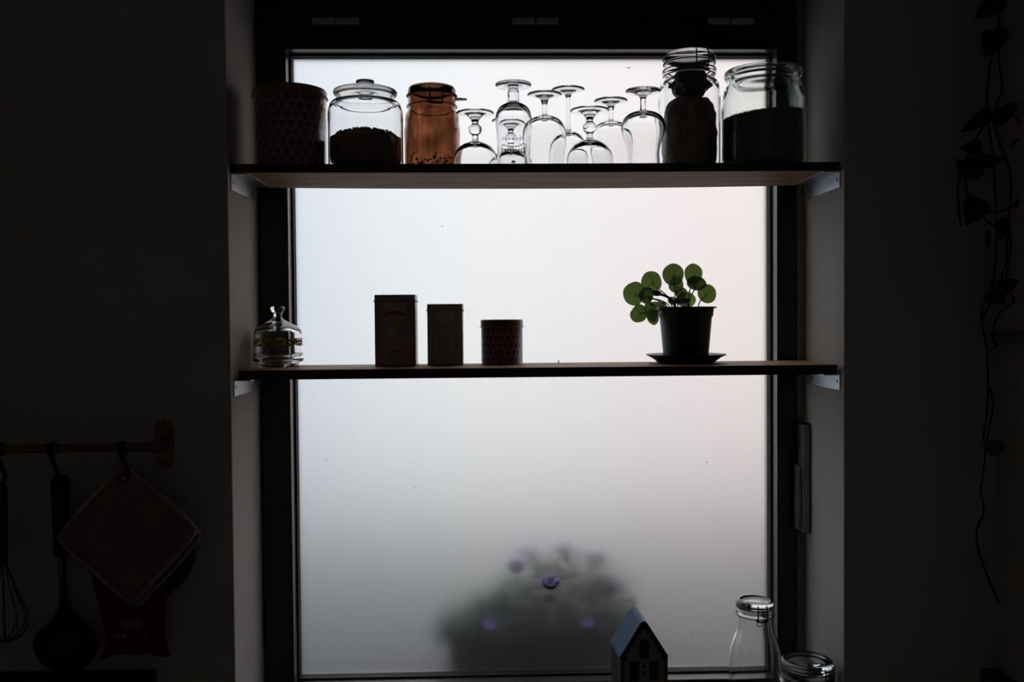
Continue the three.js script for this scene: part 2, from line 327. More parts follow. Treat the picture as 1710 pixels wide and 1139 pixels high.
{
  const g = thing('stem_glass', 'short goblet with a ball in its stem, upturned in front of the amber jar', 'glass', onUpper(0.4168, -0.062), 0, 'upturned glasses on the upper shelf');
  const outer = [[0.0392, 0.0004], [0.0398, 0.01], [0.0388, 0.02], [0.0355, 0.029], [0.029, 0.0375], [0.0195, 0.044], [0.011, 0.0478], [0.0064, 0.0502]];
  const stem = [[0.0064, 0.0502], [0.0056, 0.053], [0.0057, 0.0585], [0.0066, 0.0602], [0.0098, 0.0628], [0.0117, 0.0685], [0.0108, 0.0735], [0.0072, 0.077], [0.0056, 0.0795], [0.0058, 0.082], [0.0078, 0.086], [0.0118, 0.0903], [0.0142, 0.0935]];
  const foot = [[0.0142, 0.0935], [0.022, 0.0952], [0.0325, 0.0962], [0.0333, 0.0972], [0.0328, 0.0984], [0.027, 0.0985], [0.012, 0.0968], [0, 0.096]];
  glassParts(g, offset(outer, 0.0438), outer, stem, foot);
  dup(g, onUpper(0.481, -0.136), 0.4, 'short ball-stemmed goblet upturned behind the lettered beer glass, seen through it', 1.03);
  dup(g, onUpper(0.6196, -0.06), 0.9, 'short goblet with a ball in its stem, upturned in front of two taller wine glasses', 1.04);
}
{
  const g = thing('wine_glass', 'wine glass with a short stem, upturned just right of the lettered beer glass', 'glass', onUpper(0.5417, -0.09), 0, 'upturned glasses on the upper shelf');
  const outer = [[0.033, 0.0004], [0.0345, 0.015], [0.0366, 0.035], [0.0386, 0.055], [0.0386, 0.066], [0.0362, 0.0785], [0.0305, 0.0885], [0.021, 0.0952], [0.011, 0.0985], [0.0058, 0.1003]];
  const stem = [[0.0058, 0.1003], [0.0049, 0.104], [0.0047, 0.112], [0.005, 0.1195], [0.0064, 0.1228], [0.0072, 0.1265], [0.0095, 0.1295]];
  const foot = [[0.0095, 0.1295], [0.016, 0.1322], [0.03, 0.135], [0.0313, 0.1359], [0.0306, 0.1371], [0.024, 0.1367], [0.011, 0.1348], [0, 0.134]];
  glassParts(g, offset(outer, 0.0945), outer, stem, foot);
  dup(g, onUpper(0.6665, -0.127), 0.7, 'short-stemmed wine glass, upturned just left of the tulip glass and behind a goblet', 0.985);
}
{
  const g = thing('tall_wine_glass', 'wine glass with the longest thin stem, upturned behind the other glasses', 'glass', onUpper(0.5892, -0.142), 0, 'upturned glasses on the upper shelf');
  const outer = [[0.0335, 0.0004], [0.035, 0.015], [0.036, 0.032], [0.0352, 0.048], [0.0315, 0.0625], [0.024, 0.074], [0.014, 0.0808], [0.0062, 0.0842]];
  const stem = [[0.0062, 0.0842], [0.0047, 0.09], [0.0042, 0.11], [0.0042, 0.135], [0.0046, 0.144], [0.0062, 0.1475], [0.0078, 0.151]];
  const foot = [[0.0078, 0.151], [0.015, 0.154], [0.0296, 0.1568], [0.0308, 0.1576], [0.0302, 0.1588], [0.022, 0.1584], [0.01, 0.1566], [0, 0.156]];
  glassParts(g, offset(outer, 0.079), outer, stem, foot);
}
{
  const g = thing('tulip_glass', 'tulip-shaped beer glass, wide at the shoulder, upturned beside the tall clip jar', 'glass', onUpper(0.7119, -0.045), 0, 'upturned glasses on the upper shelf');
  const outer = [[0.029, 0.0004], [0.0278, 0.014], [0.0277, 0.026], [0.0305, 0.039], [0.0352, 0.053], [0.0384, 0.065], [0.0382, 0.074], [0.0345, 0.0832], [0.027, 0.0902], [0.0165, 0.0945], [0.0068, 0.0968]];
  const stem = [[0.0068, 0.0968], [0.0054, 0.1], [0.005, 0.11], [0.0052, 0.118], [0.0068, 0.1212], [0.009, 0.124]];
  const foot = [[0.009, 0.124], [0.016, 0.1272], [0.0295, 0.13], [0.0307, 0.131], [0.03, 0.1324], [0.022, 0.1328], [0.01, 0.1325], [0, 0.1324]];
  glassParts(g, offset(outer, 0.0905), outer, stem, foot);
}
{
  const g = thing('beer_glass', 'thick-stemmed beer glass with printed lettering, upturned, tallest broad foot of the row', 'glass', onUpper(0.4842, -0.045), 0, 'upturned glasses on the upper shelf');
  const outer = [[0.0278, 0.0004], [0.0283, 0.012], [0.0291, 0.035], [0.0304, 0.06], [0.0317, 0.078], [0.0318, 0.086], [0.0294, 0.096], [0.0245, 0.1035], [0.0165, 0.1088], [0.0106, 0.1122]];
  const stem = [[0.0106, 0.1122], [0.0101, 0.1135], [0.01, 0.128], [0.0098, 0.1308], [0.0082, 0.1318], [0.008, 0.1336], [0.0083, 0.1352], [0.009, 0.1372]];
  const foot = [[0.009, 0.1372], [0.018, 0.1384], [0.03, 0.1396], [0.0316, 0.1415], [0.0308, 0.1436], [0.025, 0.1442], [0.01, 0.144], [0, 0.144]];
  glassParts(g, offset(outer, 0.1055), outer, stem, foot);
  // lettering printed on the far side, upright when the glass is; it reads flipped from the room
  const rAt = (y) => { for (let i = 0; i < outer.length - 1; i++) if (y <= outer[i + 1][1]) { const k = (y - outer[i][1]) / (outer[i + 1][1] - outer[i][1]); return outer[i][0] + k * (outer[i + 1][0] - outer[i][0]); } return 0.01; };
  const A = 1.12, h0 = 0.004, h1 = 0.064, pos = [], nor = [], uv = [], idx = [], nu = 40, nv = 8;
  for (let j = 0; j <= nv; j++) for (let i = 0; i <= nu; i++) {
    const y = h0 + (h1 - h0) * j / nv, a = -A + 2 * A * i / nu, r = rAt(y) + 0.00025;
    pos.push(r * Math.sin(a), y, -r * Math.cos(a)); nor.push(Math.sin(a), 0, -Math.cos(a)); uv.push(i / nu, 1 - j / nv);
  }
  for (let j = 0; j < nv; j++) for (let i = 0; i < nu; i++) { const a = j * (nu + 1) + i, b = a + 1, c = a + nu + 1; idx.push(a, c, b, b, c, c + 1); }
  const d = new THREE.BufferGeometry(); d.setAttribute('position', new THREE.Float32BufferAttribute(pos, 3)); d.setAttribute('normal', new THREE.Float32BufferAttribute(nor, 3)); d.setAttribute('uv', new THREE.Float32BufferAttribute(uv, 2)); d.setIndex(idx);
  const ink = canvasTex(1024, 900, (c, w, h) => {
    c.clearRect(0, 0, w, h); c.fillStyle = c.strokeStyle = '#1d2423'; c.textAlign = 'center';
    c.lineWidth = 20; c.beginPath(); c.moveTo(110, 300); c.bezierCurveTo(90, 380, 100, 560, 200, 600); c.bezierCurveTo(420, 560, 640, 540, 790, 620); c.bezierCurveTo(900, 640, 940, 560, 930, 440); c.bezierCurveTo(930, 380, 900, 340, 840, 330); c.stroke();
    c.lineWidth = 10; c.beginPath(); c.moveTo(150, 330); c.bezierCurveTo(360, 300, 620, 300, 830, 350); c.stroke();
    c.font = 'italic bold 200px serif'; c.lineWidth = 7; c.fillText('Carlsberg', w / 2, 490, 780); c.strokeText('Carlsberg', w / 2, 490, 780);
    c.font = 'bold 96px serif'; c.fillText('D E N M A R K', w / 2, 800, 700);
    c.beginPath(); c.moveTo(w / 2 - 70, 110); c.lineTo(w / 2 - 45, 190); c.lineTo(w / 2 + 45, 190); c.lineTo(w / 2 + 70, 110); c.lineTo(w / 2 + 30, 150); c.lineTo(w / 2, 90); c.lineTo(w / 2 - 30, 150); c.fill();
    c.lineWidth = 6; c.beginPath(); c.moveTo(640, 690); c.lineTo(720, 610); c.moveTo(690, 860); c.lineTo(760, 790); c.stroke();
  });
  part(g, 'printed_lettering', d, std(0xffffff, 0.7, { map: ink, alphaTest: 0.35, side: THREE.DoubleSide }), 'dark printed lettering');
}

// ------------------------------------------------------------------ storage jars
function jarBody(t, r, neckR, hBody, hNeck, hTop, mat, w = 0.003) {
  const out = [[0, 0.001], ...run([[r - 0.008, 0.0002], [r - 0.002, 0.0025], [r, 0.008]]), ...run([[r, hBody - 0.03], [r, hBody - 0.008], [r - 0.0015, hBody], [r * 0.5 + neckR * 0.5 + 0.001, (hBody + hNeck) / 2 + 0.004], [neckR + 0.0005, hNeck - 0.003], [neckR, hNeck]]), [neckR, hTop - 0.001], [neckR - 0.0006, hTop]];
  const inn = [[neckR - w, hTop], ...run([[neckR - w, hNeck], [neckR - w + 0.0004, hNeck - 0.004], [r * 0.5 + neckR * 0.5 - w, (hBody + hNeck) / 2 + 0.002], [r - w - 0.001, hBody - 0.002], [r - w, hBody - 0.012]]), ...run([[r - w, 0.012], [r - w - 0.002, 0.0065], [r - w - 0.009, 0.0045]]), [0, 0.0042]];
  return part(t, 'body', lathe([...out, ...inn], 80), mat);
}
function clip(t, R, y, h, ang, mat, lever = 0) {      // wire bail round the neck with its latch loop
  const b = part(t, 'wire_bail', merge([ring(R + 0.0008, y, 0.0011), ring(R + 0.0008, y + h, 0.0011)]), mat);
  const P = (a, yy, k = 0.003) => [(R + k) * Math.sin(a), yy, (R + k) * Math.cos(a)];
  const a0 = ang - 0.24, a1 = ang + 0.24;
  part(b, 'latch', merge([wire([P(a0, y + h + 0.006, 0), P(a0, y + h), P(a0, y + 0.002), P(a0, y - 0.004)], 0.0013), wire([P(a1, y + h + 0.006, 0), P(a1, y + h), P(a1, y + 0.002), P(a1, y - 0.004)], 0.0013), wire([P(a0 - 0.1, y - 0.001), P(a0, y - 0.003), P(ang, y - 0.0035), P(a1, y - 0.003)], 0.0016)]), mat);
  if (lever) part(b, 'lever', wire([P(lever, y + 0.004, 0.001), P(lever + 0.02, y + 0.005, 0.01), P(lever + 0.03, y + 0.007, 0.019)], 0.003).scale(1, 0.8, 1).translate(0, y * 0.2, 0), mat);
}
const grains = (n, size, place) => { const l = []; for (let i = 0; i < n; i++) { const [x, y, z] = place(i); const k = size * rr(0.7, 1.3); l.push(new THREE.OctahedronGeometry(k, 0).rotateX(rnd() * 6).rotateY(rnd() * 6).translate(x, y, z)); } return l; };

// 1. wide jar with knobbed glass lid, half full of brown granules
{
  const p = onUpper(0.2213, -0.0845), t = thing('storage_jar', 'wide glass jar with knobbed glass lid, half full of dark brown granules', 'jar', p, 0, 'glass storage jars on the upper shelf');
  jarBody(t, 0.0665, 0.0515, 0.109, 0.123, 0.132, M.glass, 0.0028);
  const lid = part(t, 'lid', lathe([[0, 0.1315], [0.0455, 0.1315], ...run([[0.0458, 0.1325], [0.0462, 0.1335], [0.0545, 0.1338], [0.0566, 0.1355], [0.0568, 0.138], [0.0558, 0.1405], [0.048, 0.1432], [0.03, 0.1458], [0.013, 0.1472]]), ...run([[0.0118, 0.1478], [0.0113, 0.1495], [0.0145, 0.152], [0.0165, 0.1555], [0.016, 0.159], [0.012, 0.161], [0, 0.1615]])], 80), M.glass);
  part(lid, 'seal', lathe([[0.0472, 0.1322], [0.0535, 0.1322], [0.0535, 0.1336], [0.0472, 0.1336], [0.0472, 0.1322]], 64), phy(lin(0.75, 0.73, 0.68), 0.4, { transmission: 0.6, thickness: 0 }));
  const top = (r) => 0.0725 - 3.8 * r * r + 0.002 * Math.sin(r * 300);
  const core = lathe([[0, 0.0046], [0.052, 0.0048], [0.0603, 0.0118], [0.063, 0.022], [0.063, top(0.063) - 0.001], [0.05, top(0.05) - 0.002], [0.035, top(0.035) - 0.002], [0.02, top(0.02) - 0.002], [0, top(0) - 0.002]], 72);
  const gr = grains(1500, 0.0021, (i) => {
    const a = rnd() * 6.283;
    if (i < 900) { const r = 0.0595 * Math.sqrt(rnd()); return [r * Math.sin(a), top(r) - 0.001 + rr(-0.001, 0.0022), r * Math.cos(a)]; }
    return [0.0603 * Math.sin(a), rr(0.014, top(0.0603)), 0.0603 * Math.cos(a)];
  });
  const m = part(scene, 'brown_granules', merge([core, ...gr]), std(lin(0.3, 0.21, 0.145), 0.85)); m.position.set(...p);
  tag(m, 'heap of dark brown granules half filling the wide knob-lidded jar', 'granules').userData.kind = 'stuff';
}
// 2. amber clip-top jar
{
  const p = onUpper(0.3379, -0.117), t = thing('clip_jar', 'brown amber glass jar with a clip top, dusty inside', 'jar', p);
  const streak = dataTex(256, 256, (u, v) => { const k = 0.72 + 0.6 * (fbm(u * 14, v * 5, 3, 4) - 0.3), s = fbm(u * 60, v * 6, 9, 3); const q = Math.min(1, Math.max(0.3, k * (0.8 + 0.4 * (s - 0.4)))); return [230 * q, 181 * q, 152 * q]; }, true, 1, 8);
  const amber = phy(lin(0.97, 0.91, 0.86), 0.07, { map: streak, transmission: 1, thickness: 0.004, ior: 1.5 });
  const amberLid = phy(lin(0.5, 0.26, 0.16), 0.08, { transmission: 1, thickness: 0.004, ior: 1.5 });
  jarBody(t, 0.0507, 0.0435, 0.088, 0.117, 0.1385, amber, 0.0035);
  part(t, 'lid', lathe([[0, 0.1395], [0.0425, 0.1395], ...run([[0.0434, 0.1402], [0.0436, 0.1465], [0.0428, 0.152], [0.041, 0.1545], [0.036, 0.1558], [0.02, 0.1562], [0, 0.1562]])], 72), amberLid);
  part(t, 'seal', lathe([[0.036, 0.1385], [0.0446, 0.1385], [0.0446, 0.1395], [0.036, 0.1395], [0.036, 0.1385]], 64), M.rubber);
  clip(t, 0.0446, 0.121, 0.019, 0.22, M.wire);
  part(t, 'clasp', merge([rbox(0.043, 0.058, 0.1318, 0.1352, -0.006, 0.006, 0.0012), rbox(0.055, 0.0665, 0.1318, 0.1345, -0.005, 0.005, 0.0012)]).rotateZ(0.02), M.zinc, 'grey metal clasp lever');
  const fl = []; for (let i = 0; i < 46; i++) { const a = rr(-1.4, 1.2), y = 0.014 + Math.pow(rnd(), 2) * 0.02; fl.push(new THREE.TetrahedronGeometry(rr(0.002, 0.005), 0).scale(1, 0.8, 0.25).rotateY(a).rotateZ(0).translate(0.0448 * Math.sin(a), y, 0.0448 * Math.cos(a))); }
  const m = part(scene, 'dark_flakes', merge(fl), std(lin(0.006, 0.004, 0.003), 1)); m.position.set(...p);
  tag(m, 'scattered dark flakes stuck low inside the amber jar', 'flakes').userData.kind = 'stuff';
}
// 3. tall clip-top jar with a brown paper bag and a dark blue bundle
{
  const p = onUpper(0.8105, -0.1195), t = thing('clip_jar', 'tall clear clip-top jar packed with a brown bag and a dark blue bundle', 'jar', p);
  jarBody(t, 0.0565, 0.0466, 0.147, 0.17, 0.1965, M.glass, 0.003);
  part(t, 'lid', lathe([[0, 0.1985], [0.046, 0.1985], ...run([[0.0466, 0.1992], [0.0468, 0.206], [0.0462, 0.2125], [0.044, 0.215], [0.036, 0.2158], [0.02, 0.215], [0, 0.2148]])], 80), M.glass);
  part(t, 'seal', lathe([[0.038, 0.1965], [0.0477, 0.1965], [0.0477, 0.1985], [0.038, 0.1985], [0.038, 0.1965]], 64), M.rubber);
  part(t, 'neck_ring', lathe(run([[0.0466, 0.1745], [0.0482, 0.176], [0.0486, 0.178], [0.048, 0.1805], [0.0466, 0.1815]]), 64), M.glass);
  clip(t, 0.0472, 0.1855, 0.022, 0.28, M.wire);
  const bag = rough(lathe(run([[0, 0.006], [0.041, 0.009], [0.0475, 0.018], [0.0488, 0.05], [0.0485, 0.095], [0.046, 0.115], [0.036, 0.13], [0.018, 0.137], [0, 0.138]], 14), 110), 0.0045, 70, 3);
  const b = part(scene, 'paper_bag', bag, std(lin(0.42, 0.33, 0.27), 0.8)); b.position.set(...p); b.rotation.y = 0.6;
  tag(b, 'crumpled brown paper bag filling the lower part of the tall clip jar', 'bag');
  const nv = rough(new THREE.SphereGeometry(1, 110, 80).scale(0.0365, 0.0285, 0.0365), 0.0095, 75, 9);
  const q = part(scene, 'cloth_bundle', nv, std(lin(0.025, 0.035, 0.075), 0.5)); q.position.set(p[0] + 0.0015, p[1] + 0.1645, p[2]); q.scale.set(1, 0.95, 1);
  tag(q, 'crumpled dark navy bundle stuffed above the brown bag in the clip jar', 'bundle');
}
// 4. wide jar with an inset glass lid, grain inside
{
  const p = onUpper(0.9362, -0.0835), t = thing('storage_jar', 'wide glass jar with a flat inset glass lid, more than half full of fine grain', 'jar', p, 0, 'glass storage jars on the upper shelf');
  jarBody(t, 0.0735, 0.063, 0.122, 0.157, 0.163, M.greenGlass, 0.003);
  const o = run([[0.0632, 0.1632], [0.067, 0.1638], [0.0684, 0.166], [0.068, 0.169], [0.0688, 0.1705], [0.0682, 0.1735], [0.066, 0.1752], [0.062, 0.1745], [0.0575, 0.172]]);
  part(t, 'lid', lathe([[0, 0.1505], ...run([[0.04, 0.1505], [0.0475, 0.1515], [0.049, 0.154], [0.0495, 0.158], [0.0525, 0.162]]), ...o, ...run([[0.052, 0.1675], [0.047, 0.161], [0.0445, 0.156], [0.041, 0.1548]]), [0, 0.1545]], 80), M.greenGlass);
  const top = (x) => 0.0955 + x * 0.075;
  const core = lathe([[0, 0.0046], [0.058, 0.005], [0.068, 0.0115], [0.0701, 0.02], [0.0701, 0.0945], [0.06, 0.0955], [0.04, 0.0962], [0.02, 0.0965], [0, 0.0965]], 80);
  const cp = core.attributes.position; for (let i = 0; i < cp.count; i++) if (cp.getY(i) > 0.09) cp.setY(i, cp.getY(i) + cp.getX(i) * 0.075 + 0.0012 * (fbm(cp.getX(i) * 60, cp.getZ(i) * 60, 1) - 0.5));
  const gr = grains(2200, 0.0009, () => { const a = rnd() * 6.283, r = 0.0695 * Math.sqrt(rnd()), x = r * Math.sin(a); return [x, top(x) + rr(-0.0002, 0.0012), r * Math.cos(a)]; });
  const m = part(scene, 'fine_grain', merge([core, ...gr]), std(lin(0.34, 0.26, 0.21), 0.9)); m.position.set(...p);
  tag(m, 'sloping fill of fine brown grain in the widest jar at the right', 'grain').userData.kind = 'stuff';
}

// ------------------------------------------------------------------ covered glass dish on the lower shelf
{
  const t = thing('butter_dish', 'small covered glass dish with a band of yellow flowers round its dome', 'dish', [0.0535, SL, -0.115]);
  part(t, 'base', lathe([[0, 0.003], ...run([[0.028, 0.003], [0.0345, 0.001], [0.0365, 0.0012], [0.037, 0.004], [0.0355, 0.0068], [0.0372, 0.0082]]), ...run([[0.042, 0.0095], [0.0452, 0.0125], [0.0455, 0.015], [0.0446, 0.0162]]), [0.041, 0.0158], ...run([[0.0375, 0.0135], [0.034, 0.0095], [0.03, 0.0082]]), [0, 0.008]], 72), M.glass);
  const w = 0.002, dome = [...run([[0, 0.079], [0.012, 0.0775], [0.026, 0.073], [0.0385, 0.0655], [0.0408, 0.06]]), ...run([[0.041, 0.055], [0.0415, 0.03], [0.042, 0.0176]]), [0.0425, 0.0166], [0.0456, 0.0166], [0.046, 0.0185], [0.0455, 0.0205], [0.0444, 0.0215], ...run([[0.0436, 0.024], [0.0432, 0.05], [0.0427, 0.0605], [0.0415, 0.0668], [0.037, 0.072], [0.024, 0.0795], [0.012, 0.0865], [0.0078, 0.0905]]), ...run([[0.0072, 0.0935], [0.009, 0.099], [0.0124, 0.1045], [0.0128, 0.108], [0.0112, 0.1102], [0.006, 0.1104], [0, 0.11]])];
  const k = dome.findIndex((q) => q[1] > 0.0902);
  const d = part(t, 'dome', lathe(dome, 72, 0, k), M.glass);
  part(d, 'knob', lathe(dome, 72, k), M.glass);
  const fl = canvasTex(1024, 160, (c, W, H) => {
    c.clearRect(0, 0, W, H); let s = 11; const q = () => (s = (s * 16807) % 2147483647) / 2147483647;
    for (let i = 0; i < 34; i++) { const x = (i / 34) * W + 14 * q(), y = H * (0.32 + 0.4 * q()), a = q() * 3; c.fillStyle = q() < 0.5 ? '#565f18' : '#33461a'; c.beginPath(); c.ellipse(x, y, 22 + 10 * q(), 9 + 5 * q(), a, 0, 7); c.fill(); }
    for (let i = 0; i < 22; i++) {
      const x = (i + 0.5) / 22 * W, y = i % 2 ? H * 0.3 : H * 0.68; c.fillStyle = i % 3 === 0 ? '#a8741c' : '#a8921c';
      for (let k = 0; k < 5; k++) { const a = k * 1.257 + i; c.beginPath(); c.ellipse(x + 15 * Math.cos(a), y + 15 * Math.sin(a), 13, 9, a, 0, 7); c.fill(); }
      c.fillStyle = '#8a4a12'; c.beginPath(); c.arc(x, y, 6, 0, 7); c.fill();
    }
  });
  part(d, 'flower_band', new THREE.CylinderGeometry(0.0435, 0.0436, 0.0225, 72, 1, true).translate(0, 0.0455, 0), phy(0xffffff, 0.9, { map: fl, alphaTest: 0.5, transmission: 0.5, thickness: 0, side: THREE.DoubleSide }), 'printed band of yellow flowers and leaves');
}
// dead fly on the shelf
{
  const t = thing('dead_fly', 'tiny dead fly lying on the lower shelf between round tin and plant', 'insect', [0.5695, SL, -0.168]);
  part(t, 'body', new THREE.SphereGeometry(1, 12, 8).scale(0.0015, 0.0014, 0.0022).translate(0, 0.0014, 0), M.black);
  part(t, 'wing', new THREE.SphereGeometry(1, 10, 6).scale(0.0007, 0.0024, 0.0011).rotateZ(0.3).translate(0.0006, 0.0042, 0), M.black);
}

// ------------------------------------------------------------------ potted plant and its saucer
{
  const PX = 0.8029, PZ = -0.122;
  const s = thing('plant_saucer', 'flat dark plant saucer under the black pot on the lower shelf', 'saucer', [PX, SL, PZ]);
  part(s, 'dish', lathe([[0, 0.0004], ...run([[0.046, 0.0004], [0.0512, 0.0012], [0.0565, 0.0055], [0.0655, 0.0115], [0.0728, 0.0148]]), [0.074, 0.0158], [0.0732, 0.0168], ...run([[0.0655, 0.0136], [0.0555, 0.0072], [0.05, 0.0036], [0.046, 0.003]]), [0, 0.003]], 80), phy(lin(0.02, 0.011, 0.01), 0.35));
  const t = thing('potted_plant', 'small plant with round green coin leaves in a black plastic pot', 'potted plant', [PX, SL + 0.0031, PZ]);
  const pot = [[0, 0.0006], [0.039, 0.0006], [0.0405, 0.0018], ...run([[0.041, 0.006], [0.0475, 0.08]], 6), [0.0478, 0.0815], [0.0498, 0.0832], [0.0512, 0.0975], [0.0556, 0.0982], [0.056, 0.0995], [0.0554, 0.1008], [0.0495, 0.1004], [0.048, 0.09], [0.046, 0.084], [0.0445, 0.06]];
  part(t, 'pot', lathe(pot, 80), phy(lin(0.008, 0.0085, 0.0095), 0.4));
  part(t, 'soil', rough(lathe([[0, 0.0], [0.0425, 0.0], [0.0425, 0.004], [0.025, 0.0065], [0, 0.007]].map(([a, b]) => [a, b + 0.08]), 48), 0.0015, 160), std(lin(0.02, 0.014, 0.01), 0.95));
  const vein = canvasTex(256, 256, (c, w, h) => {
    c.fillStyle = '#6f8145'; c.fillRect(0, 0, w, h);
    c.strokeStyle = '#46592a'; c.lineCap = 'round';
    for (const [a, l, k] of [[0, 118, 5], [0.65, 96, 3.5], [-0.65, 96, 3.5], [1.4, 80, 3], [-1.4, 80, 3], [2.3, 60, 2], [-2.3, 60, 2]]) { c.lineWidth = k; c.beginPath(); c.moveTo(128, 150); c.quadraticCurveTo(128 + Math.sin(a) * l * 0.45, 150 - Math.cos(a) * l * 0.6, 128 + Math.sin(a) * l, 150 - Math.cos(a) * l); c.stroke(); }
    for (let i = 0; i < 260; i++) { c.fillStyle = i % 2 ? 'rgba(120,150,70,0.25)' : 'rgba(60,85,25,0.25)'; c.beginPath(); c.arc((i * 97) % 256, (i * 53 + (i * i) % 31) % 256, 2 + (i % 4), 0, 7); c.fill(); }
  });
  const leafM = [0.95, 0.78, 0.55, 1.5].map((k) => phy(lin(k, k * 1.04, k * 0.95), 0.75, { map: vein, transmission: 0.5, thickness: 0, side: THREE.DoubleSide }));
  const shinyM = phy(lin(0.09, 0.12, 0.1), 0.28, { side: THREE.DoubleSide });
  function coin(rx, ry, cup) {                       // disc in x-y facing +z, its stalk behind at the middle
    const nr = 7, na = 40, pos = [], uv = [], idx = [];
    for (let j = 0; j <= nr; j++) for (let i = 0; i < na; i++) {
      const a = i / na * Math.PI * 2, q = j / nr, tip = 1 + 0.035 * Math.cos(a) ** 9, wob = 1 + 0.018 * Math.sin(a * 3 + rx * 900);
      const x = Math.sin(a) * q * tip * wob, y = Math.cos(a) * q * tip * wob;
      pos.push(x * rx, y * ry, cup * (x * x + y * y) * rx * 0.5 + 0.0012 * q * Math.sin(a * 4 + rx * 500)); uv.push(0.5 + x * 0.47, 0.5 + y * 0.47);
    }
    for (let j = 0; j < nr; j++) for (let i = 0; i < na; i++) { const a = j * na + i, b = j * na + (i + 1) % na, c = a + na, d = b + na; idx.push(a, c, b, b, c, d); }
    const g = new THREE.BufferGeometry(); g.setAttribute('position', new THREE.Float32BufferAttribute(pos, 3)); g.setAttribute('uv', new THREE.Float32BufferAttribute(uv, 2)); g.setIndex(idx); g.computeVertexNormals(); return g;
  }
  // [x, y, z of the leaf centre from the pot base; half width, half height; roll, yaw, pitch; tone; stalk start x; stalk?]
  const leaves = [
    [-0.0958, 0.1252, 0.012, 0.0195, 0.0208, 0.35, 0.2, 0.1, 0, -0.02],
    [-0.0606, 0.1487, -0.006, 0.0179, 0.0187, -0.5, 0.1, -0.1, 0, -0.018],
    [-0.0233, 0.16, 0.004, 0.018, 0.0193, -0.1, -0.1, 0.1, 1, -0.018],
    [-0.0123, 0.1426, -0.02, 0.0132, 0.0149, 0.2, 0.1, 0, 1, -0.012],
    [0.0174, 0.161, -0.004, 0.0165, 0.0186, -0.15, 0.2, 0.1, 0, 0.003],
    [0.0165, 0.1415, 0.016, 0.0165, 0.0135, 0.25, -0.25, 0.5, 2, 0.002],
    [0.0413, 0.1252, -0.006, 0.0167, 0.0157, 1.1, -0.2, 0, 0, 0.021],
    [-0.0756, 0.1215, 0.024, 0.014, 0.0142, 0.8, 0.3, 0.2, 2, -0.02],
    [-0.0866, 0.0885, 0.006, 0.0158, 0.0163, 2.4, 0.3, 0.2, 1, -0.022],
    [-0.0664, 0.0922, 0.02, 0.0118, 0.0186, 2.7, 0.3, 0.1, 1, -0.02],
    [0.0064, 0.1151, -0.018, 0.0162, 0.0144, 0.1, 0, -0.1, 3, 0.003],
    [-0.0453, 0.1035, -0.03, 0.0145, 0.008, 0.0, 0, 0.9, 1, -0.018],
    [-0.0508, 0.083, -0.05, 0.0105, 0.0148, 2.9, 0.2, 0, 0, -0.02],
    [-0.0193, 0.1132, -0.022, 0.0085, 0.0072, 0.1, 0, -0.1, 0, -0.016],
    [-0.0015, 0.127, -0.026, 0.0105, 0.0105, 0.1, 0, 0, 1, 0.0],
  ];
  const stalkM = std(lin(0.03, 0.028, 0.014), 0.6), crown = 0.098;
  for (const [x, y, z, rx, ry, roll, yaw, pitch, tone, sx] of leaves) {
    part(t, 'stem', wire([[sx, 0.083, z * 0.3], [sx + (x - sx) * 0.35, crown + (y - crown) * 0.45, z * 0.7 - 0.003], [x * 0.93 + sx * 0.07, y - (y - crown) * 0.12, z - 0.004], [x, y, z - 0.0003]], 0.0011, false, 20, 6), stalkM);
    const m = part(t, 'leaf', coin(rx * 1.09, ry * 1.07, -0.5), leafM[tone]); m.position.set(x, y, z); m.rotation.set(pitch, yaw, -roll, 'YXZ');
  }
  const dead = part(t, 'leaf', coin(0.0055, 0.0095, -2), std(lin(0.05, 0.035, 0.02), 0.9)); dead.position.set(-0.0517, 0.1257, 0.004); dead.rotation.set(0.2, 0.3, 1.5, 'YXZ'); dead.userData.label = 'small withered brown leaf';
  part(t, 'stem', wire([[-0.016, 0.084, 0.006], [-0.026, 0.111, 0.008], [-0.036, 0.12, 0.006], [-0.0517, 0.1257, 0.004]], 0.0024, false, 20, 8), stalkM);
  const low = part(t, 'leaf', coin(0.0178, 0.012, 0.45), shinyM); low.position.set(-0.0155, 0.1068, 0.034); low.rotation.set(-1.02, 0.15, 0.4, 'YXZ'); low.userData.label = 'dark leaf drooping over the pot rim, seen edge on';
  part(t, 'stem', wire([[-0.012, 0.083, 0.012], [-0.01, 0.1, 0.02], [-0.0155, 0.1066, 0.034]], 0.001, false, 12, 6), stalkM);
}

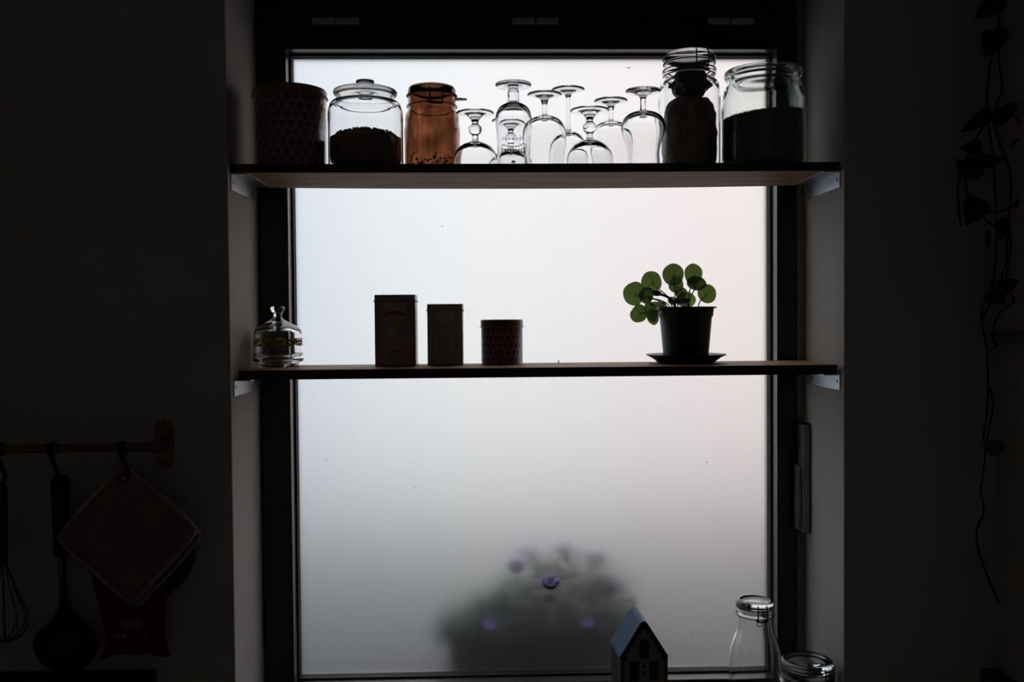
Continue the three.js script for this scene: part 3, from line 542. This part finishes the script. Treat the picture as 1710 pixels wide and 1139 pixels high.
// ------------------------------------------------------------------ windowsill: house-shaped tin, milk bottle, clip jar
const SY = 0.79;
{
  const t = thing('house_tin', 'small tin shaped like a gabled town house with a blue roof', 'tin', [0.7045, SY, -0.074], 0.05);
  const w = 0.0427, hE = 0.1635, hA = 0.2285, D = 0.044;
  const gable = (k) => { const s = new THREE.Shape(); s.moveTo(-w + k, 0); s.lineTo(w - k, 0); s.lineTo(w - k, hE); s.lineTo(0.0065, hA - 0.008); s.quadraticCurveTo(0, hA + 0.003, -0.0065, hA - 0.008); s.lineTo(-w + k, hE); return s; };
  const body = part(t, 'body', new THREE.ExtrudeGeometry(gable(0.0006), { depth: 2 * D - 0.001, bevelEnabled: false, curveSegments: 12 }).translate(0, 0, -D + 0.0005), phy(lin(0.055, 0.045, 0.075), 0.35, { clearcoat: 0.3 }));
  const face = new THREE.ShapeGeometry(gable(0.0006), 12), fp = face.attributes.position, fu = face.attributes.uv;
  for (let i = 0; i < fp.count; i++) fu.setXY(i, (fp.getX(i) + w) / (2 * w), fp.getY(i) / 0.23);
  const print = canvasTex(512, 1024, (c, W, H) => {
    const X = (m) => (m + w) / (2 * w) * W, Y = (m) => H - m / 0.23 * H;
    c.fillStyle = '#15151a'; c.fillRect(0, 0, W, H);
    c.fillStyle = '#8a141d'; c.fillRect(0, Y(hE), W * 0.05, H); c.fillRect(W * 0.95, Y(hE), W * 0.05, H);
    c.fillStyle = '#9a958b'; c.fillRect(X(-0.036), Y(hE - 0.005), X(0.036) - X(-0.036), H);
    for (const [a, b] of [[0.0305, 0.172], [0.0245, 0.183], [0.018, 0.194], [0.0115, 0.204], [0.0055, 0.213]]) c.fillRect(X(-a), Y(b), X(a) - X(-a), H);
    c.strokeStyle = 'rgba(40,38,38,0.55)'; c.lineWidth = 2;
    for (let y = 0; y < 0.215; y += 0.0042) { c.beginPath(); c.moveTo(X(-0.036), Y(y)); c.lineTo(X(0.036), Y(y)); c.stroke(); const o = Math.round(y / 0.0042) % 2 ? 0.003 : 0; for (let x = -0.036 + o; x < 0.036; x += 0.006) { c.beginPath(); c.moveTo(X(x), Y(y)); c.lineTo(X(x), Y(y + 0.0042)); c.stroke(); } }
    c.fillStyle = '#15151a';
    c.beginPath(); c.moveTo(0, Y(hE)); c.lineTo(0, 0); c.lineTo(W, 0); c.lineTo(W, Y(hE)); c.lineTo(X(0.0425), Y(hE));
    for (const [a, b] of [[0.0305, 0.159], [0.0305, 0.172], [0.0245, 0.172], [0.0245, 0.183], [0.018, 0.183], [0.018, 0.194], [0.0115, 0.194], [0.0115, 0.204], [0.0055, 0.204], [0.0055, 0.213]]) c.lineTo(X(a), Y(b));
    for (const [a, b] of [[0.0305, 0.159], [0.0305, 0.172], [0.0245, 0.172], [0.0245, 0.183], [0.018, 0.183], [0.018, 0.194], [0.0115, 0.194], [0.0115, 0.204], [0.0055, 0.204], [0.0055, 0.213]].reverse()) c.lineTo(X(-a), Y(b));
    c.fill();
    const win = (x0, x1, y0, y1, n, m) => { c.fillStyle = '#0d0d12'; c.fillRect(X(x0), Y(y1), X(x1) - X(x0), Y(y0) - Y(y1)); c.strokeStyle = '#6b665e'; c.lineWidth = 3; for (let i = 1; i < n; i++) { c.beginPath(); c.moveTo(X(x0 + (x1 - x0) * i / n), Y(y1 - 0.006)); c.lineTo(X(x0 + (x1 - x0) * i / n), Y(y0 + 0.003)); c.stroke(); } for (let i = 1; i < m; i++) { const y = y0 + (y1 - y0) * i / m; c.beginPath(); c.moveTo(X(x0), Y(y)); c.lineTo(X(x1), Y(y)); c.stroke(); } };
    win(-0.0085, 0.0085, 0.162, 0.195, 4, 3); win(-0.026, -0.009, 0.121, 0.1565, 4, 4); win(0.009, 0.026, 0.121, 0.1565, 4, 4);
    win(-0.026, -0.009, 0.07, 0.11, 4, 4); win(0.009, 0.026, 0.07, 0.11, 4, 4); win(-0.007, 0.007, 0, 0.05, 2, 3); win(-0.028, -0.012, 0.012, 0.05, 4, 3); win(0.012, 0.028, 0.012, 0.05, 4, 3);
    c.fillStyle = '#15151a'; c.fillRect(X(-0.003), Y(0.15), X(0.003) - X(-0.003), 26); c.fillRect(X(-0.003), Y(0.138), X(0.003) - X(-0.003), 26);
  });
  part(body, 'front_print', face.translate(0, 0, D + 0.0002), phy(0xffffff, 0.4, { map: print, clearcoat: 0.4 }), 'printed brick front with stepped gable and windows');
  // folded roof sheet over both slopes
  const r = new THREE.Shape();
  r.moveTo(-w - 0.0017, hE - 0.0012); r.lineTo(-0.0077, hA - 0.0074); r.quadraticCurveTo(0, hA + 0.0045, 0.0077, hA - 0.0074); r.lineTo(w + 0.0017, hE - 0.0012);
  r.lineTo(w + 0.0006, hE - 0.0018); r.lineTo(0.0068, hA - 0.0079); r.quadraticCurveTo(0, hA + 0.0034, -0.0068, hA - 0.0079); r.lineTo(-w - 0.0006, hE - 0.0018);
  part(t, 'roof', new THREE.ExtrudeGeometry(r, { depth: 2 * D - 0.002, bevelEnabled: false, curveSegments: 16 }).translate(0, 0, -D), phy(lin(0.045, 0.11, 0.23), 0.5, { specularIntensity: 0.5 }), 'glossy blue roof');
}
{
  const t = thing('milk_bottle', 'tall clear glass bottle with a clip top, right of the house-shaped tin', 'bottle', [0.9235, SY, -0.095]);
  const out = [[0, 0.001], ...run([[0.04, 0.0003], [0.0465, 0.003], [0.0484, 0.01], [0.0485, 0.06], [0.0484, 0.11], [0.0478, 0.136], [0.0415, 0.163], [0.034, 0.184], [0.0312, 0.2], [0.0308, 0.214]]), ...run([[0.0312, 0.2165], [0.0332, 0.2185], [0.0335, 0.222], [0.032, 0.2245], [0.031, 0.2285]])];
  const inn = [[0.0275, 0.2285], ...run([[0.028, 0.214], [0.0284, 0.2], [0.0312, 0.183], [0.0388, 0.162], [0.045, 0.135], [0.0456, 0.11], [0.0457, 0.06], [0.0456, 0.012], [0.043, 0.006], [0.036, 0.0048]]), [0, 0.0045]];
  part(t, 'body', lathe([...out, ...inn], 80), M.glass);
  part(t, 'lid', lathe([[0, 0.2305], [0.0315, 0.2305], ...run([[0.0322, 0.2312], [0.0324, 0.2365], [0.031, 0.2405], [0.0275, 0.242], [0.0255, 0.2405]]), [0.024, 0.2395], [0, 0.2395]], 64), M.glass);
  part(t, 'seal', lathe([[0.0262, 0.2285], [0.034, 0.2285], [0.0344, 0.2295], [0.034, 0.2305], [0.0262, 0.2305], [0.0262, 0.2285]], 64), M.rubber);
  clip(t, 0.0333, 0.2155, 0.018, 0.1, M.wire);
  part(t, 'latch_tail', wire([[-0.006, 0.212, 0.034], [-0.0065, 0.205, 0.0345], [0.0005, 0.2045, 0.035], [0.0025, 0.209, 0.0348]], 0.0008), M.wire);
}
{
  const t = thing('clip_jar', 'small clear clip-top jar at the right end of the windowsill, beside the bottle', 'jar', [0.997, SY + 0.0, -0.03]);
  jarBody(t, 0.047, 0.0435, 0.108, 0.123, 0.139, M.glass, 0.003);
  part(t, 'neck_ring', lathe(run([[0.0436, 0.1260], [0.0452, 0.1275], [0.0455, 0.1295], [0.0436, 0.1315]]), 64), M.glass);
  part(t, 'lid', lathe([[0, 0.1410], [0.0435, 0.1410], ...run([[0.0442, 0.1418], [0.0444, 0.1480], [0.0436, 0.1525], [0.0415, 0.1548], [0.037, 0.1548]]), ...run([[0.0345, 0.1525], [0.03, 0.1505], [0.02, 0.1505]]), [0, 0.1505]], 72), M.greenGlass);
  part(t, 'seal', lathe([[0.036, 0.1390], [0.0456, 0.1390], [0.0456, 0.1410], [0.036, 0.1410], [0.036, 0.1390]], 64), M.rubber);
  clip(t, 0.0446, 0.1315, 0.014, 0.6, M.wire);
}

// ------------------------------------------------------------------ flower box outside the pane
{
  const t = thing('flower_box', 'dark flower box with purple blooms, blurred behind the frosted pane', 'flower box', [0.535, 0.8, -0.4]);
  const w = 0.187, d = 0.075, h = 0.105;
  part(t, 'box', merge([rbox(-w, w, 0, 0.012, -d, d, 0.003), rbox(-w, w, 0, h, d - 0.01, d, 0.003), rbox(-w, w, 0, h, -d, -d + 0.01, 0.003), rbox(-w, -w + 0.01, 0, h, -d, d, 0.003), rbox(w - 0.01, w, 0, h, -d, d, 0.003)]), std(lin(0.035, 0.025, 0.03), 0.8));
  part(t, 'soil', box(-w + 0.01, w - 0.01, 0.012, h - 0.012, -d + 0.01, d - 0.01), std(lin(0.015, 0.012, 0.01), 0.95));
  const lf = [], leafG = () => { const s = new THREE.Shape(); s.moveTo(0, 0); s.quadraticCurveTo(0.011, 0.013, 0, 0.03); s.quadraticCurveTo(-0.011, 0.013, 0, 0); return new THREE.ShapeGeometry(s, 3); };
  const up = (x) => Math.max(0.03, 0.15 - (x > 0.075 ? 5 : 2.3) * (x - 0.075) ** 2);
  for (let i = 0; i < 900; i++) {
    const x = rr(-w - 0.015, w + 0.01), hh = up(x), y = h - 0.015 + Math.pow(rnd(), 1.7) * hh * 1.08, z = rr(-d, d + 0.03) * (0.7 + 0.5 * rnd());
    lf.push(leafG().scale(rr(0.7, 1.5), rr(0.7, 1.5), 1).rotateX(rr(-1, 1)).rotateZ(rr(-1.8, 1.8)).rotateY(rr(0, 6.28)).translate(x, y, Math.min(0.095, z)));
  }
  const foliage = part(t, 'foliage', merge(lf), phy(lin(0.035, 0.06, 0.042), 0.8, { transmission: 0.15, thickness: 0, side: THREE.DoubleSide })); foliage.userData.kind = 'stuff';
  const st = []; for (let i = 0; i < 26; i++) { const x = rr(-w * 0.85, w * 0.85); st.push(wire([[x, h - 0.02, rr(-0.04, 0.04)], [x + rr(-0.02, 0.02), h + up(x) * 0.5, rr(-0.04, 0.06)], [x + rr(-0.03, 0.03), h + up(x) * 0.9, rr(-0.04, 0.08)]], 0.0012, false, 8, 5)); }
  part(t, 'stems', merge(st), std(lin(0.05, 0.07, 0.03), 0.8)).userData.kind = 'stuff';
  const pet = std(lin(0.075, 0.05, 0.2), 0.8, { side: THREE.DoubleSide });
  for (const [x, y, z, s] of [[0.0225, 0.212, 0.139, 1.25], [-0.045, 0.235, 0.075, 1.2], [-0.1, 0.118, 0.1, 1.1], [0.1, 0.121, 0.11, 0.9], [0.165, 0.19, 0.07, 1.1], [0.06, 0.255, 0.02, 1.2], [0.13, 0.24, 0.03, 1.2], [-0.02, 0.25, 0.0, 1]]) {
    const g = []; for (let k = 0; k < 5; k++) g.push(new THREE.SphereGeometry(0.0095, 10, 6, 0, 6.3, 0, 1.5).scale(1, 0.35, 1.25).translate(0, 0, 0.009).rotateX(-0.75).rotateY(k * 1.2566));
    const f = part(t, 'flower', merge(g), pet); f.position.set(x, y, z); f.scale.setScalar(s); f.rotation.set(0.5, x * 20, 0);
    part(f, 'flower_stalk', wire([[0, -0.002, 0], [0.002, -0.02, -0.008], [0, -0.05, -0.03]], 0.001, false, 8, 5), std(lin(0.05, 0.07, 0.03), 0.8));
  }
}

// ------------------------------------------------------------------ left wall: copper rail, hooks and what hangs there
{
  const t = thing('utensil_rail', 'copper hanging rail on the dark wall left of the window', 'rail');
  part(t, 'tube', new THREE.CylinderGeometry(0.0068, 0.0068, 1.0, 24).rotateZ(Math.PI / 2).translate(-0.602, 1.3463, 0.05), M.copper);
  const s = new THREE.Shape(); s.moveTo(-0.0145, -0.028); s.quadraticCurveTo(-0.012, -0.039, 0, -0.0398); s.quadraticCurveTo(0.012, -0.039, 0.0145, -0.028); s.lineTo(0.0155, 0.022); s.quadraticCurveTo(0.013, 0.0392, 0, 0.0398); s.quadraticCurveTo(-0.013, 0.0392, -0.0155, 0.022);
  const b = part(t, 'wall_bracket', new THREE.ExtrudeGeometry(s, { depth: 0.003, bevelEnabled: true, bevelSize: 0.001, bevelThickness: 0.001, bevelSegments: 2, curveSegments: 12 }).translate(-0.1128, 1.3455, 0.001), M.copper);
  part(b, 'socket', merge([new THREE.CylinderGeometry(0.0085, 0.0105, 0.05, 20).rotateX(Math.PI / 2).translate(-0.1128, 1.3463, 0.03), new THREE.SphereGeometry(0.0105, 16, 12).translate(-0.1128, 1.3463, 0.051)]), M.copper);
  for (const y of [1.313, 1.378]) part(b, 'screw', new THREE.SphereGeometry(0.004, 14, 8).scale(1, 1, 0.5).translate(-0.1128, y, 0.005), std(lin(0.2, 0.1, 0.07), 0.4, { metalness: 1 }));
}
function hook(label, x, drop) {
  const t = thing('rail_hook', label, 'hook', [x, 1.3463, 0.05], 0, 'black hooks on the copper rail');
  part(t, 'loop', merge([new THREE.TorusGeometry(0.0095, 0.0026, 8, 24).rotateY(Math.PI / 2), new THREE.CylinderGeometry(0.009, 0.009, 0.012, 20, 1, true).rotateZ(Math.PI / 2).scale(1, 1, 1)]), M.black);
  part(t, 'prong', wire([[-0.004, -0.009, 0.002], [0.002, -0.021, 0.004], [0.008, -drop + 0.006, 0.001], [0.01, -drop, 0.004], [0.01, -drop + 0.003, 0.01]], 0.0036, false, 24), M.black);
}
hook('black hook on the copper rail above the black ladle', -0.276, 0.05);
hook('black hook on the copper rail nearest its wall bracket', -0.163, 0.046);
hook('black hook on the copper rail above the whisk at the photo edge', -0.362, 0.05);
{
  const t = thing('ladle', 'black kitchen ladle hanging bowl down from the rail', 'ladle', [-0.2765, 1.05, 0.027], 0.0);
  const s = new THREE.Shape(); s.moveTo(-0.0098, 0.115); s.lineTo(0.0085, 0.115); s.lineTo(0.013, 0.235); s.quadraticCurveTo(0.013, 0.247, 0, 0.248); s.quadraticCurveTo(-0.0125, 0.247, -0.0125, 0.235); s.lineTo(-0.0098, 0.115);
  s.holes.push(new THREE.Path().absellipse(0.0, 0.2315, 0.0045, 0.0055, 0, Math.PI * 2));
  part(t, 'handle', new THREE.ExtrudeGeometry(s, { depth: 0.006, bevelEnabled: true, bevelSize: 0.002, bevelThickness: 0.002, bevelSegments: 3, curveSegments: 14 }).translate(0, 0, -0.003), M.black);
  part(t, 'shaft', wire([[-0.0006, 0.118, 0], [0, 0.085, 0], [0.001, 0.05, -0.001], [0.002, 0.012, -0.002]], 0.0062, false, 24), M.black);
  part(t, 'collar', rbox(-0.0035, 0.0035, 0.072, 0.112, 0.0045, 0.0075, 0.001), std(lin(0.2, 0.19, 0.18), 0.5), 'narrow pale inlay');
  const bw = lathe(run([[0, 0], [0.02, 0.002], [0.038, 0.012], [0.047, 0.024], [0.0495, 0.03], [0.0485, 0.0305], [0.045, 0.0235], [0.036, 0.0135], [0.02, 0.005], [0, 0.003]], 4), 48).rotateX(Math.PI / 2 + 0.12).scale(1.06, 0.93, 1).translate(0.005, -0.034, -0.024);
  const nk = new THREE.Shape(); nk.moveTo(-0.0055, 0.03); nk.lineTo(0.0085, 0.03); nk.quadraticCurveTo(0.012, 0.012, 0.036, -0.004); nk.lineTo(0.03, -0.03); nk.lineTo(-0.022, -0.03); nk.lineTo(-0.028, -0.004); nk.quadraticCurveTo(-0.008, 0.012, -0.0055, 0.03);
  part(t, 'bowl', merge([bw, new THREE.ExtrudeGeometry(nk, { depth: 0.003, bevelEnabled: true, bevelSize: 0.0015, bevelThickness: 0.0015, bevelSegments: 2, curveSegments: 12 }).translate(0, 0, -0.004)]), M.black);
}
{
  const t = thing('whisk', 'wire whisk hanging at the left edge, beyond the black ladle', 'whisk', [-0.3605, 1.05, 0.05]);
  part(t, 'handle', lathe(run([[0, 0.105], [0.0055, 0.107], [0.0075, 0.13], [0.0085, 0.19], [0.0075, 0.235], [0.004, 0.243], [0, 0.2435]]), 24), std(lin(0.03, 0.028, 0.027), 0.4));
  part(t, 'eyelet', new THREE.TorusGeometry(0.006, 0.0013, 8, 20).translate(0, 0.2495, 0), M.steel);
  for (let k = 0; k < 6; k++) { const a = k * Math.PI / 6, c = Math.cos(a), n = Math.sin(a), P = (r, y) => [r * c, y, r * n]; part(t, 'wire_loop', wire([P(0.005, 0.108), P(0.02, 0.06), P(0.035, 0.02), P(0.03, -0.008), P(0, -0.02), P(-0.03, -0.008), P(-0.035, 0.02), P(-0.02, 0.06), P(-0.005, 0.108)], 0.0009, false, 48, 6), M.wire); }
}
// quilted potholders on the right-hand hook, over a red cat-face glove and a dark round board
const waffle = dataTex(512, 512, (u, v) => { const a = Math.abs(Math.sin(u * Math.PI * 46)), b = Math.abs(Math.sin(v * Math.PI * 46)), k = 255 * Math.min(1, 0.35 + 0.65 * Math.min(a, b) * 1.3); return [k, k, k]; }, false);
const waffleC = dataTex(512, 512, (u, v) => { const a = Math.abs(Math.sin(u * Math.PI * 46)), b = Math.abs(Math.sin(v * Math.PI * 46)), d = Math.min(a, b) > 0.35, f = fbm(u * 5, v * 5, 2, 3), k = 0.85 + 0.4 * (f - 0.5); return d ? [196 * k, 168 * k, 164 * k] : [134 * k, 84 * k, 84 * k]; });
function potholder(label, x, y, z, turn, mat, trim, half = 0.0815) {
  const t = thing('potholder', label, 'potholder', [x, y, z], 0, 'potholders hanging by the window');
  t.rotation.z = turn;
  const g = new RoundedBoxGeometry(half * 2, half * 2, 0.007, 3, 0.003), p = g.attributes.position, uv = g.attributes.uv;
  for (let i = 0; i < p.count; i++) uv.setXY(i, p.getX(i) / half / 2 + 0.5, p.getY(i) / half / 2 + 0.5);
  part(t, 'cloth', g, mat);
  const e = half - 0.001, c = half - 0.012, pts = [[-c, -e, 0], [c, -e, 0], [e - 0.003, -e + 0.003, 0], [e, -c, 0], [e, c, 0], [e - 0.003, e - 0.003, 0], [c, e, 0], [-c, e, 0], [-e + 0.003, e - 0.003, 0], [-e, c, 0], [-e, -c, 0], [-e + 0.003, -e + 0.003, 0]];
  part(t, 'edging', wire(pts, 0.0042, true, 120), trim);
  part(t, 'eyelet', new THREE.TorusGeometry(0.006, 0.0022, 8, 24).translate(half - 0.016, half - 0.016, 0.004), M.black);
  return t;
}
potholder('pinkish waffle-weave potholder hanging by one corner in front', -0.159, 1.2035, 0.0475, 0.83, std(0xffffff, 0.95, { map: waffleC, bumpMap: waffle, bumpScale: 0.001 }), std(lin(0.4, 0.32, 0.31), 0.9));
potholder('pale potholder mostly hidden behind the pinkish one, a corner showing at its right', -0.156, 1.192, 0.0375, 0.83, std(lin(0.24, 0.23, 0.22), 0.95, { bumpMap: waffle, bumpScale: 0.001 }), std(lin(0.3, 0.3, 0.29), 0.9));
{
  const t = thing('oven_glove', 'red oven glove with an upside-down cat face and pointed ears', 'oven glove', [-0.161, 1.06, 0.022]);
  const s = new THREE.Shape(); s.moveTo(-0.0515, 0.19); s.lineTo(0.051, 0.19); s.lineTo(0.054, 0.06); s.quadraticCurveTo(0.05, 0.0, 0.046, -0.034);
  s.quadraticCurveTo(0.05, -0.052, 0.0555, -0.066); s.quadraticCurveTo(0.04, -0.066, 0.026, -0.0595); s.quadraticCurveTo(0, -0.0645, -0.022, -0.0595); s.quadraticCurveTo(-0.038, -0.062, -0.0515, -0.07); s.quadraticCurveTo(-0.047, -0.052, -0.0395, -0.04); s.quadraticCurveTo(-0.048, 0.0, -0.0615, 0.06); s.lineTo(-0.0515, 0.19);
  part(t, 'cloth', new THREE.ExtrudeGeometry(s, { depth: 0.006, bevelEnabled: true, bevelSize: 0.003, bevelThickness: 0.003, bevelSegments: 3, curveSegments: 10 }), std(lin(0.13, 0.013, 0.018), 0.95));
  for (const x of [-0.019, 0.019]) { const e = part(t, 'eye', new THREE.SphereGeometry(1, 16, 10).scale(0.0085, 0.0045, 0.001).translate(x, -0.0305, 0.0093), std(lin(0.3, 0.27, 0.24), 0.8)); part(e, 'pupil', new THREE.SphereGeometry(1, 12, 8).scale(0.0026, 0.0042, 0.001).translate(x, -0.0305, 0.01), M.black); }
  const mz = part(t, 'muzzle', merge([-0.008, 0.008].map((x) => new THREE.SphereGeometry(1, 18, 10).scale(0.0105, 0.0085, 0.0012).translate(x, -0.0115, 0.0094))), std(lin(0.22, 0.16, 0.15), 0.9)); part(mz, 'nose', new THREE.SphereGeometry(1, 12, 8).scale(0.0042, 0.003, 0.0014).translate(0, -0.019, 0.0104), M.black);
}
{
  const t = thing('round_board', 'dark round board hanging flat on the wall behind the red glove', 'board', [-0.153, 1.171, 0.0085]);
  part(t, 'disc', lathe(run([[0, -0.005], [0.08, -0.005], [0.089, -0.004], [0.091, 0], [0.089, 0.004], [0.08, 0.005], [0, 0.005]], 4), 64).rotateX(Math.PI / 2), std(lin(0.02, 0.02, 0.021), 0.6));
  part(t, 'rim', new THREE.TorusGeometry(0.09, 0.0028, 8, 72).translate(0, 0, 0.003), std(lin(0.05, 0.05, 0.05), 0.5));
}

// ------------------------------------------------------------------ trailing plant on the right wall
{
  const t = thing('trailing_plant', 'trailing vine with dark heart-shaped leaves hanging down the right wall', 'plant');
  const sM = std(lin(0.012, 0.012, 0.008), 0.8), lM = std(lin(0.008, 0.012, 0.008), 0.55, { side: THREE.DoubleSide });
  const VINES = [[[1.2841, 2.1347, 0.05], [1.287, 2.0734, 0.056], [1.2897, 2.0261, 0.05], [1.2777, 1.9786, 0.05], [1.2676, 1.8969, 0.056], [1.2742, 1.8665, 0.05], [1.2815, 1.8178, 0.05], [1.2835, 1.7382, 0.056], [1.2844, 1.616, 0.05], [1.2633, 1.557, 0.05], [1.2652, 1.518, 0.056], [1.2717, 1.5038, 0.05], [1.275, 1.4373, 0.05], [1.2698, 1.3846, 0.056], [1.2673, 1.3416, 0.05], [1.2714, 1.3335, 0.05], [1.2641, 1.2901, 0.056], [1.2635, 1.2567, 0.05], [1.2688, 1.2191, 0.05], [1.2543, 1.1944, 0.056], [1.2578, 1.1665, 0.05], [1.2682, 1.1308, 0.05], [1.2917, 1.0662, 0.056]], [[1.2804, 2.1308, 0.06], [1.2824, 2.0308, 0.066], [1.2851, 1.9757, 0.06], [1.2914, 1.9275, 0.06], [1.282, 1.9083, 0.066], [1.2775, 1.8782, 0.06], [1.2878, 1.8347, 0.06], [1.3017, 1.7852, 0.066], [1.3036, 1.7039, 0.06], [1.3058, 1.6592, 0.06], [1.2954, 1.6152, 0.066]], [[1.275, 1.4373, 0.05], [1.2799, 1.4056, 0.056], [1.2784, 1.3687, 0.05], [1.2714, 1.3335, 0.05]], [[1.2683, 1.8846, 0.062], [1.253, 1.8588, 0.068], [1.2444, 1.8374, 0.062], [1.2194, 1.7862, 0.062], [1.2155, 1.7163, 0.068], [1.2228, 1.6991, 0.062]], [[1.2263, 1.7855, 0.066], [1.2252, 1.757, 0.072], [1.2365, 1.7411, 0.066], [1.2547, 1.7144, 0.066], [1.2765, 1.6959, 0.072], [1.289, 1.6934, 0.066]], [[1.2833, 1.6159, 0.052], [1.275, 1.5778, 0.058], [1.2643, 1.544, 0.052]], [[1.2631, 1.7239, 0.06], [1.2899, 1.7241, 0.066], [1.3186, 1.7395, 0.06], [1.3438, 1.7513, 0.06]], [[1.3077, 1.885, 0.06], [1.3193, 1.8689, 0.066], [1.3432, 1.8603, 0.06]], [[1.3089, 1.8336, 0.055], [1.3175, 1.8413, 0.061], [1.3464, 1.8474, 0.055]], [[1.3014, 1.6923, 0.057], [1.2971, 1.6392, 0.063], [1.2946, 1.6176, 0.057], [1.3008, 1.5976, 0.057], [1.3095, 1.5794, 0.063], [1.3111, 1.5696, 0.057], [1.2929, 1.5577, 0.057], [1.2774, 1.5329, 0.063], [1.2799, 1.5129, 0.057], [1.285, 1.5008, 0.057], [1.2695, 1.4932, 0.063]]];
  const VLEAVES = [[1.2687, 2.0582, 0.06, 0.0515, 0.0343, 2.2, -0.25], [1.2657, 1.9981, 0.064, 0.0436, 0.0343, 2.9, 0.11], [1.2804, 2.0047, 0.068, 0.0376, 0.0263, 3.0, -0.04], [1.2462, 1.8709, 0.062, 0.0554, 0.0242, 2.15, -0.18], [1.2931, 1.8857, 0.066, 0.0574, 0.0283, -0.95, 0.18], [1.2395, 1.8289, 0.06, 0.0356, 0.0263, 1.6, 0.04], [1.2605, 1.8054, 0.064, 0.0653, 0.0263, -1.45, -0.11], [1.2343, 1.7851, 0.068, 0.0376, 0.0242, 1.9, -0.25], [1.2204, 1.8, 0.062, 0.0238, 0.0202, 0.6, 0.11], [1.2396, 1.7233, 0.066, 0.0475, 0.0444, 2.7, -0.04], [1.2925, 1.694, 0.06, 0.0376, 0.0202, 3.0, -0.18], [1.2651, 1.675, 0.064, 0.0317, 0.0101, 3.1, 0.18], [1.2753, 1.5806, 0.068, 0.0356, 0.0242, 1.5, 0.04], [1.2999, 1.6014, 0.062, 0.0376, 0.0263, -1.2, -0.11], [1.2806, 1.3316, 0.066, 0.0277, 0.0283, -1.4, -0.25], [1.3226, 1.7425, 0.06, 0.0337, 0.0101, -0.9, 0.11]];   // x, y, z, length, width, angle, yaw
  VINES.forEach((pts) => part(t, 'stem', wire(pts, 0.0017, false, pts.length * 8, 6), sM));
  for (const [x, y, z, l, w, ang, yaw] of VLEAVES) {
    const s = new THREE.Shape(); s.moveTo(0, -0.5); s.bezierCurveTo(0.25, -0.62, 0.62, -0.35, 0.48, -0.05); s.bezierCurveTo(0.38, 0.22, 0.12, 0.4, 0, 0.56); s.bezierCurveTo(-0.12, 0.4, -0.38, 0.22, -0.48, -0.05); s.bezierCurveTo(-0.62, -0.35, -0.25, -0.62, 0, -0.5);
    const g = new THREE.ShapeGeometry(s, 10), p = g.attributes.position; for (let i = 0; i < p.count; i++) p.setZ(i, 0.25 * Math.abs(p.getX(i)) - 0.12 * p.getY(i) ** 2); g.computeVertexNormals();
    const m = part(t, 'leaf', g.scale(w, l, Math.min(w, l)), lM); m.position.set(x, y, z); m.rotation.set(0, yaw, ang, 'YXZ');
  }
}

// what stands on the bent upper shelf keeps its height above the shelf ends
for (const o of scene.children) if (o.position.y > 1.7 && o.position.y < 2 && o.userData.kind !== 'structure') { const k = 1 + sag(o.position.x, o.position.z) / 0.14; o.scale.y *= o.name.startsWith('cloth_bundle') ? 1 : k; }

renderer.render(scene, camera);
